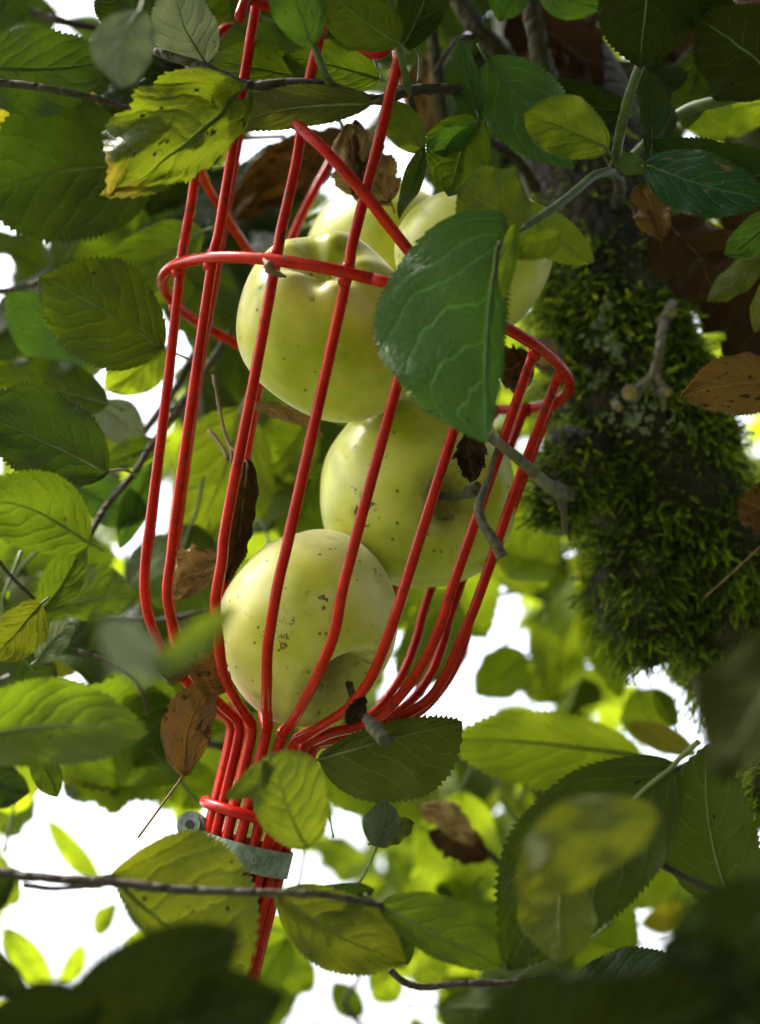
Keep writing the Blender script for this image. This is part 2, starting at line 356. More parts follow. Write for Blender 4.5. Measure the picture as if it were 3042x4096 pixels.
def moss_on(limb, S, count, lo, hi, length, bias=None, dens=None, seed=1, name='moss'):
    path, r, N, B, T, sd, amp, o = S; r2 = np.random.default_rng(seed); m = len(path)
    tt = r2.uniform(lo, hi, count); th = r2.uniform(0, 2 * np.pi, count)
    fi = tt * (m - 1); i0 = np.clip(fi.astype(int), 0, m - 2); f = (fi - i0)[:, None]
    L_ = lambda A: A[i0] * (1 - f) + A[i0 + 1] * f
    Nn, Bb = L_(N), L_(B); rr = (r[i0] * (1 - f[:, 0]) + r[i0 + 1] * f[:, 0]) * (1 + lumpy(tt, th, sd, amp))
    nor = np.cos(th)[:, None] * Nn + np.sin(th)[:, None] * Bb; pos = L_(path) + nor * (rr - .0006)[:, None]
    keep = ((CAM - pos) * nor).sum(1) > -.35 * np.linalg.norm(CAM - pos, axis=1)
    clump = lumpy(tt * 3, th, sd + 9, .5); keep &= clump > -.55 - .4 * r2.random(count)
    if dens is not None:
        uv = proj(pos); keep &= r2.random(count) < dens(uv[:, 0], uv[:, 1])
    pos, nor, clump = pos[keep], nor[keep], clump[keep]; c = len(pos)
    d = nor * .8 + r2.normal(size=(c, 3)) * .55 + D(np.array([-.30, -.35, -.1])) * r2.uniform(.3, 1.6, (c, 1)) + clump[:, None] * D(np.array([.25, -.2, 0]))
    d /= np.linalg.norm(d, axis=1)[:, None]
    ln = length * r2.uniform(.35, 1.2, c) * np.clip(.80 + .45 * clump, .35, 1.5)
    sag = np.array([0, 0, -1.]) * .35 + r2.normal(size=(c, 3)) * .25
    side = np.cross(d, r2.normal(size=(c, 3))); side /= np.linalg.norm(side, axis=1)[:, None]; up2 = np.cross(d, side)
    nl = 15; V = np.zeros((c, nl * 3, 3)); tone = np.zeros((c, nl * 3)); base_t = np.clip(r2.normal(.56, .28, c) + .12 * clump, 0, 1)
    for k in range(nl):
        q = (k + .3) / nl; a = k * 2.399
        cen = pos + d * (ln * q)[:, None] + sag * (ln * q * q)[:, None] * .5
        dd = d + sag * q; out = np.cos(a) * side + np.sin(a) * up2
        spread = .85 * (1 - .7 * q) ; tipd = dd * .75 + out * spread
        w = np.cross(out, d) * (ln * .060)[:, None]; tl = (ln * (.26 - .10 * q))[:, None]
        V[:, k * 3] = cen - w; V[:, k * 3 + 1] = cen + w; V[:, k * 3 + 2] = cen + tipd * tl
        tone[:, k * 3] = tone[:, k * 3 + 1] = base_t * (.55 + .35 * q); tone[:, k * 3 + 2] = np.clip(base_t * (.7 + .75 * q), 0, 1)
    F = np.arange(c * nl * 3).reshape(-1, 3)
    ob = link(name, mesh_of(name, V.reshape(-1, 3) - o, F, M_MOSS, smooth=False, attr=tone.ravel()), limb, Matrix()); ob['kind'] = 'stuff'; return ob

LIMB, SL = limb_obj('mossy_limb', [P(2060, -350, .84), P(2190, 150, .775), P(2330, 620, .735), P(2430, 1050, .715), P(2480, 1420, .705), P(2600, 1850, .70), P(2860, 2300, .705), P(3200, 2700, .715), P(3700, 3100, .75)],
                    [.018, .026, .032, .0315, .0315, .039, .037, .040, .046], M_BARK, TREE, 5, .045)
def dens_main(u, v):
    a = np.clip((v - 850) / 380, .12, 1.0); hole = ((np.abs(u - 2480) < 120) & (v > 1250) & (v < 1750)); return np.where(hole, a * .55, a)
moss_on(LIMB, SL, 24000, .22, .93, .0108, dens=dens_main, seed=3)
TRUNK, ST = limb_obj('trunk', [P(3600, 3020, .75), P(4300, 3500, .86), np.array([.62, .98, 1.05]), np.array([.62, 1.05, .5]), np.array([.62, 1.05, -.05])], [.046, .06, .075, .085, .11], M_BARK, TREE, 8, .06)
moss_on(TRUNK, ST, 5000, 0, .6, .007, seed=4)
nub, sn = limb_obj('branch_stub', [P(2790, 2480, .69), P(2830, 2660, .685), P(2872, 2835, .68)], [.013, .010, .0065], M_BARK, TREE, 21, .14, n=20, per=8)
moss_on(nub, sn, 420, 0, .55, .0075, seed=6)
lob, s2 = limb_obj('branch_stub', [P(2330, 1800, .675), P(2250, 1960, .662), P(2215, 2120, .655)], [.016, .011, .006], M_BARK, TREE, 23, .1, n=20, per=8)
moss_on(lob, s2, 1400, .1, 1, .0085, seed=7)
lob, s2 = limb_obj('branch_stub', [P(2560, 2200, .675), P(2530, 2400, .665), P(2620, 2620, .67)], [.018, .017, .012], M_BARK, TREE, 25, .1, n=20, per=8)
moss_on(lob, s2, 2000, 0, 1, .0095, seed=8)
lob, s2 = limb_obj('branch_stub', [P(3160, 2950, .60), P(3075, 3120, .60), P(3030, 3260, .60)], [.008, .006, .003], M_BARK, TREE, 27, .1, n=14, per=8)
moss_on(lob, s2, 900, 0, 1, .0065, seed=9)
# spur twigs and cut ends on the limb
def spur(pts, rad, cut=True, mat=M_SPUR):
    o = tube_obj('spur_twig', pts, np.array(rad) * .85, mat, TREE, 7, 12, noise=.035)
    return o
def cut_end(u, v, d, rad, face):
    p = P(u, v, d); n = nrm(D(np.array(face, float))); s = tube_obj('cut_stub', [p - n * .012, p - n * .004, p], [rad * .92, rad * 1.03, rad], M_SPUR, TREE, 4, 18, noise=.03)
    V, F = tube([n * -.0008, n * .0004], [rad * .84, rad * .80], 18); link('cut_face', mesh_of('cut_face', V, F, M_CUT), s, Matrix.Translation(Vector(p - (p - n * .012)))); return s
spur([P(2690, 1215, .672), P(2655, 1300, .655), P(2640, 1400, .648), P(2615, 1500, .648), P(2570, 1545, .65), P(2530, 1590, .655)], [.0026, .0024, .0024, .0026, .003, .0036])
spur([P(2617, 1490, .648), P(2650, 1545, .645), P(2655, 1640, .65)], [.0020, .0017, .0014])
cut_end(2522, 1572, .638, .0036, (-.25, .0, -1)); cut_end(2672, 1568, .642, .0024, (.3, -.1, -1)); cut_end(2694, 1252, .655, .0022, (.35, .2, -1))
cut_end(2185, 1412, .64, .0066, (-.2, .15, -1)); cut_end(2478, 1632, .650, .0018, (0, -.3, -1))
spur([P(1960, 1745, .532), P(2030, 1800, .532), P(2110, 1865, .55), P(2180, 1930, .59), P(2235, 1965, .635), P(2290, 1990, .668)], [.0019, .0022, .0024, .0029, .0042, .005])
spur([P(2235, 1955, .635), P(2255, 2040, .632), P(2262, 2135, .63)], [.0026, .0018, .0015])
spur([P(2225, 1955, .63), P(2200, 2005, .622), P(2165, 1985, .615)], [.0015, .001, .0007])
tube_obj('spur_twig', [P(1990, 1790, .531), P(1965, 1880, .527), P(1938, 1960, .524), P(1915, 2025, .521), P(1932, 2095, .518), P(1975, 2160, .517), P(2010, 2228, .517)], [.0008, .0010, .0013, .0016, .0017, .0018, .0021], M_STEM, TREE, 6, 12, noise=.05)
def lichen(u, v, d, w, h, n):
    parts = []
    for k in range(n):
        a = rng.normal(size=2) * .5; p = np.array([a[0] * w, a[1] * h, rng.uniform(-.0012, .0012)]); q = rng.uniform(.0008, .0024)
        th = np.linspace(0, 2 * np.pi, 9, endpoint=False); rr = q * (1 + .35 * rng.normal(size=9))
        ring = np.stack([np.cos(th) * rr, np.sin(th) * rr, rng.uniform(-.0003, .0011, 9)], 1)
        tilt = rng.normal(size=2) * .5; ring[:, 2] += ring[:, 0] * tilt[0] + ring[:, 1] * tilt[1]
        parts.append((np.vstack([ring, [[0, 0, 0]]]) + p, [[i, (i + 1) % 9, 9] for i in range(9)], 0))
    V, F, _ = join(parts); V = V @ np.array([RIGHT, UP, -FWD])
    o = link('lichen', mesh_of('lichen', V, F, M_LICH), LIMB, None); o.matrix_local = Matrix.Translation(Vector(P(u, v, d) - SL[7])); return o
for a in [(2440, 1330, .672, .010, .012, 26), (2475, 1385, .668, .006, .006, 12), (2530, 1650, .664, .014, .006, 26), (2560, 1690, .660, .008, .005, 16), (2700, 1715, .664, .008, .005, 16), (2400, 1500, .672, .006, .012, 10), (2655, 1735, .663, .004, .004, 10)]: lichen(*a)

# twigs: (points u,v,d), radius list in mm, material
TW = [
 ([(560, 170, .55), (655, 216, .54), (820, 267, .535), (953, 330, .53), (1040, 343, .53), (1165, 330, .53), (1305, 343, .53), (1470, 394, .53), (1547, 394, .53), (1635, 362, .535), (1763, 356, .545), (1890, 375, .56), (2010, 430, .60), (2150, 520, .66)], [1.5, 1.6, 1.7, 1.7, 1.8, 1.8, 1.9, 2.0, 2.2, 2.6]),
 ([(1640, 380, .56), (1665, 480, .57), (1690, 590, .58), (1720, 700, .62)], [1.3, 1.2, 1.2, 1.5]),
 ([(1790, -150, .68), (1850, 20, .68), (1930, 130, .68), (2020, 225, .69), (2120, 330, .71)], [4.4, 4.3, 4.2, 4.2, 4.6]),
 ([(1700, -100, .70), (1725, 60, .69), (1750, 280, .69), (1780, 520, .70), (1830, 700, .72)], [2.2, 2.4, 2.5, 2.7, 3.2]),
 ([(2095, -150, .64), (2120, 0, .64), (2150, 150, .64), (2172, 270, .645), (2190, 330, .66)], [4.0, 4.0, 4.0, 4.6, 5.6]),
 ([(1735, 300, .66), (1770, 240, .66), (1830, 160, .665), (1900, 145, .68)], [1.0, 1.0, 1.1, 1.3]),
 ([(-80, 330, .585), (60, 335, .585), (250, 365, .585), (420, 405, .59), (520, 440, .62)], [1.6, 1.5, 1.5, 1.4, 1.2]),
 ([(-60, -10, .72), (57, 20, .72), (150, 55, .72), (260, 85, .72), (380, 110, .74)], [2.2, 2.2, 2.1, 2.0, 1.8]),
 ([(-80, 1175, .70), (60, 1155, .70), (180, 1120, .70), (330, 1080, .72)], [1.5, 1.5, 1.4, 1.3]),
 ([(920, 1330, .70), (850, 1440, .69), (770, 1560, .68), (690, 1670, .67), (610, 1775, .66), (540, 1890, .655), (432, 2017, .65), (343, 2165, .64), (229, 2343, .635), (165, 2420, .63), (152, 2521, .63), (110, 2660, .63), (-60, 2750, .64)], [1.7, 1.6, 1.6, 1.5, 1.5, 1.4, 1.4, 1.3]),
 ([(-60, 2160, .60), (30, 2290, .61), (150, 2410, .625)], [.8, .8, .9]),
 ([(270, 2490, .70), (420, 2480, .70), (600, 2485, .70), (780, 2455, .70), (1000, 2400, .72)], [1.4, 1.4, 1.3, 1.2, 1.1]),
 ([(300, 2600, .62), (440, 2650, .62), (540, 2720, .62), (580, 2810, .62), (590, 2860, .63)], [.9, .9, .8, .7, .7]),
 ([(500, 2880, .72), (640, 2930, .71), (760, 2955, .70), (900, 2990, .70)], [1.8, 2.0, 2.1, 2.0]),
 ([(-60, 3480, .445), (100, 3505, .445), (300, 3520, .445), (450, 3530, .445), (700, 3558, .447), (1050, 3572, .45), (1290, 3580, .455), (1530, 3625, .47)], [1.5, 1.5, 1.4, 1.4, 1.3, 1.2, 1.1, 1.0]),
 ([(95, 3540, .446), (200, 3555, .444), (320, 3548, .444), (470, 3532, .446)], [.9, .8, .8, .8]),
 ([(2462, 3294, .50), (2530, 3350, .50), (2615, 3440, .50), (2780, 3530, .50), (2939, 3599, .50), (3120, 3680, .50)], [1.0, 1.0, 1.1, 1.2, 1.3, 1.4]),
 ([(2520, 3450, .503), (2570, 3445, .503), (2620, 3450, .501)], [.6, .5, .5]),
 ([(1560, 3880, .60), (1620, 3930, .60), (1700, 3950, .60), (1850, 3935, .60), (2050, 3935, .60), (2200, 3910, .61)], [1.4, 1.3, 1.3, 1.4, 1.5, 1.6]),
 ([(2670, 3110, .66), (2780, 3040, .67), (2860, 3000, .68), (2960, 2930, .70), (3080, 2840, .71)], [1.3, 1.4, 1.5, 1.7, 2.0]),
 ([(2640, 3110, .66), (2750, 3050, .67), (2840, 3030, .68), (2990, 3000, .70)], [.8, .8, .9, 1.0]),
 ([(1870, 2410, .95), (2000, 2380, .95), (2130, 2365, .95), (2240, 2440, .95), (2250, 2470, .95)], [2.0, 1.9, 1.8, 1.6, 1.5]),
 ([(1850, 3310, .80), (1930, 3390, .80), (2020, 3470, .80), (2120, 3540, .80)], [1.8, 1.9, 2.0, 2.0]),
 ([(1950, 560, .66), (2070, 640, .67), (2150, 760, .68)], [2, 2.2, 2.6]),
 ([(2462, 690, .62), (2480, 740, .65), (2470, 820, .69)], [2.0, 2.4, 3.0]),
 ([(1150, 900, .84), (1290, 860, .84), (1420, 800, .84)], [1.5, 1.5, 1.5]),
 ([(520, 1800, .82), (700, 1560, .82), (800, 1380, .82), (930, 1230, .84), (1040, 1080, .86)], [2.6, 2.6, 2.8, 3.0, 3.0]),
 ([(1500, 4150, .9), (1380, 4020, .9), (1440, 3900, .9), (1360, 3780, .9)], [1.6, 1.6, 1.4, 1.2]),
]
for pts, rr in TW: tube_obj('twig', [P(*p) for p in pts], np.array(rr) * .001, M_TWIG, TREE, 6, 9, noise=.09)
GS = [  # green stems of the leaf cluster, top right
 ([(2462, 700, .60), (2462, 640, .57), (2500, 445, .545), (2551, 286, .535), (2602, 165, .53), (2628, 83, .528), (2612, -60, .525)], [2.1, 1.9, 1.8, 1.7, 1.7, 1.6]),
 ([(2450, 690, .585), (2437, 686, .56), (2373, 705, .54), (2297, 769, .52), (2176, 858, .50), (2100, 905, .49)], [2.0, 1.8, 1.6, 1.5, 1.4, 1.2]),
 ([(2470, 690, .61), (2583, 572, .60), (2736, 445, .59), (2890, 400, .58), (3080, 345, .575)], [1.7, 1.8, 2.2, 2.4, 2.6]),
 ([(2475, 690, .60), (2589, 680, .575), (2700, 695, .56), (2818, 728, .55)], [1.5, 1.3, 1.2, 1.0]),
 ([(2460, 690, .60), (2420, 610, .56), (2380, 595, .535), (2280, 575, .52)], [1.3, 1.1, 1.0, .9]),
 ([(1547, -60, .505), (1570, 60, .505), (1591, 172, .51), (1615, 270, .52), (1635, 375, .535)], [1.6, 1.5, 1.3, 1.2, 1.6]),
 ([(1239, 100, .51), (1255, 170, .515), (1290, 270, .52), (1326, 340, .53)], [1.1, 1.2, 1.3, 1.7]),
 ([(1655, 170, .56), (1680, 230, .56), (1675, 330, .55)], [.7, .7, .7]),
 ([(1470, 120, .58), (1505, 260, .575), (1530, 320, .57)], [.7, .7, .7]),
 ([(935, 555, .72), (1050, 548, .72), (1145, 545, .72)], [1.3, 1.2, 1.1]),
 ([(940, 670, .74), (1020, 720, .74)], [1.1, .9]),
 ([(1330, 430, .66), (1380, 520, .66)], [1.1, 1.0]),
]
for pts, rr in GS: tube_obj('leaf_stalk', [P(*p) for p in pts], np.array(rr) * .001, M_PET, TREE, 6, 9, noise=.05)

# ------------------------------------------------------------------ leaves
def blade(L, wl, wr, bend=0., fold=0., curl=0., wave=.0, seed=0, heart=.0, crumple=0., teeth=26, droop=0., a=.62, b=.78, nW=6, twist=0., per=3, ragged=0., sway_on=True):
    r2 = np.random.default_rng(seed); nL = teeth * per; t = np.linspace(0, 1, nL + 1)
    s = np.concatenate([-np.linspace(0, 1, nW + 1)[:0:-1] ** .9, np.linspace(0, 1, nW + 1) ** .9])
    pk = a / (a + b); w = t ** a * (1 - t) ** b / (pk ** a * (1 - pk) ** b); w = w * (1 - .12 * np.exp(-((1 - t) / .12) ** 2))
    saw = ((t * teeth + r2.uniform()) % 1.0); saw = saw - .5
    env = np.clip(t / .08, 0, 1) * np.clip((1 - t) / .03, 0, 1)
    jag = np.repeat(r2.uniform(.35, 1.5, teeth + 1), per)[:nL + 1]; sway = r2.normal() * .045 * L
    T, S = np.meshgrid(t, s, indexing='ij'); A = np.abs(S); side = np.where(S > 0, wl, wr)
    edge = np.clip((A - .82) / .18, 0, 1)
    wv = w[:, None] * (1 + .05 * np.sin(5.3 * T + r2.uniform(0, 6) + 2 * np.sign(S)))
    if ragged:
        for k in range(7): wv = wv * (1 - ragged * np.exp(-((T - r2.uniform(.1, .95)) / r2.uniform(.015, .05)) ** 2) * (np.sign(S) == r2.choice([-1, 1])) * edge)
    y = S * side * wv + np.sign(S) * edge * (.15 * max(wl, wr)) * (saw * jag * env)[:, None] * .55
    x = T * L - heart * L * A ** 1.6 * np.exp(-(T / .16) ** 1.5) + .03 * L * edge * (saw * env)[:, None] * .5
    x += .06 * L * A * np.clip(T, 0, .9) * (1 - T)
    Wm = (wl + wr) * .5; ay = np.abs(y)
    y = y + sway * np.sin(np.pi * T) * (1 if sway_on else 0)
    z = bend * L * 4 * T * (1 - T) + droop * L * T ** 2.2 - droop * L * T
    fo = np.asarray(fold, float)
    z = z + (ay * (fo if fo.ndim == 0 else np.where(S > 0, fo[0], fo[1]))) + curl * ay ** 2 / (Wm + 1e-9)
    n1, n2 = r2.uniform(1.6, 3.2, 2); p1, p2 = r2.uniform(0, 6.28, 2)
    z += wave * Wm * np.where(S > 0, np.sin(6.28 * n1 * T + p1), np.sin(6.28 * n2 * T + p2)) * A ** 1.7 * np.sin(np.pi * np.clip(T, 0, 1)) ** .5
    z += .006 * Wm * np.cos(6.283 * (T * 6.3 - 1.5 * A - .9 * A * A + (S > 0) * .43)) * A * (1.1 - A) * 2.2
    z += .02 * L * np.sin(4.2 * T + p1) * T
    if crumple:
        for k in range(9):
            fx, fy = r2.normal(size=2) * (3 + k * 1.1); z += crumple * Wm * np.sin(fx * T * 1.6 + fy * S + r2.uniform(0, 6.28)) / (1 + .5 * k)
            y = y + crumple * Wm * .35 * np.sin(fy * T * 2 + fx * S) / (1 + k); x = x + crumple * Wm * .3 * np.sin(fx * S * 2 + fy * T) / (1 + k)
    if twist:
        an = twist * (T - .3); y, z = y * np.cos(an) - z * np.sin(an), y * np.sin(an) + z * np.cos(an)
    V = np.stack([x, y, z], -1); mid = V[:, nW].copy()
    uv = np.stack([T, S * .5 + .5], -1).reshape(-1, 2); nc = 2 * nW + 1
    i, j = np.meshgrid(np.arange(nL), np.arange(nc - 1), indexing='ij')
    F = np.stack([i * nc + j, (i + 1) * nc + j, (i + 1) * nc + j + 1, i * nc + j + 1], -1).reshape(-1, 4)
    return V.reshape(-1, 3), F, uv, mid
def add_leaf(b, tp, wpx, mat, roll=0., fold=.12, bend=0., curl=0., wave=.06, under=False, pet=None, heart=.03, crumple=.035, droop=0., name='leaf', label=None, parent=None, seed=None, teeth=26, twist=0., ragged=0., nopet=False, a=.62, b_=.78):
    seed = int(rng.integers(1e9)) if seed is None else seed
    B, T = P(*b), P(*tp); X = nrm(T - B); L = np.linalg.norm(T - B); mid = (B + T) / 2
    Z = CAM - mid; Z = nrm(Z - X * (Z @ X)); cr, sr = math.cos(R_(roll)), math.sin(R_(roll)); Y = np.cross(Z, X)
    Z, Y = Z * cr + Y * sr, Y * cr - Z * sr
    md = (b[2] + tp[2]) / 2; sc = KP * md / max(.45, abs(cr)); wl, wr = (wpx if isinstance(wpx, tuple) else (wpx / 2, wpx / 2))
    V, F, uv, mr = blade(L, wl * sc, wr * sc, bend, fold, curl, wave, seed, heart, crumple, teeth, droop, twist=twist, ragged=ragged, a=a, b=b_)
    if under: F = F[:, ::-1].copy()
    M = frame(X, Y, Z, B); top = parent is None and name != 'leaf'
    o = link(name, mesh_of(name, V, F, LM[mat], uv=uv), TREE if name == 'leaf' else parent, M, label)
    if nopet: return o, M
    off = (.00035 if under else -.00015) + mr * 0
    ids = np.linspace(0, int(len(mr) * .86), 9).astype(int); rib = mr[ids] + np.array([0, 0, 1.]) * (.0002 if under else -.0003)
    r0 = .00075 * min(1.5, max(.55, L / .07))
    if pet is not None:
        pp = np.array(M.inverted() @ Vector(P(*pet))); q = (rib[0] + pp) / 2 + np.array([0, 0, .06 * np.linalg.norm(pp)]); pts = np.vstack([pp[None], q[None], rib])
    else: pts = np.vstack([np.array([[-.16 * L, .02 * L, .02 * L]]), np.array([[-.07 * L, .004 * L, .008 * L]]), rib])
    Vp, Fp = tube(spline(pts, 3), [r0 * 1.15, r0, r0 * .95, r0 * .7, r0 * .5, r0 * .3], 7)
    po = link('petiole', mesh_of('petiole', Vp, Fp, M_PETB if mat in 'BNK' else (M_PETU if under else M_PET)), o, None); po.matrix_local = Matrix(); return o, M

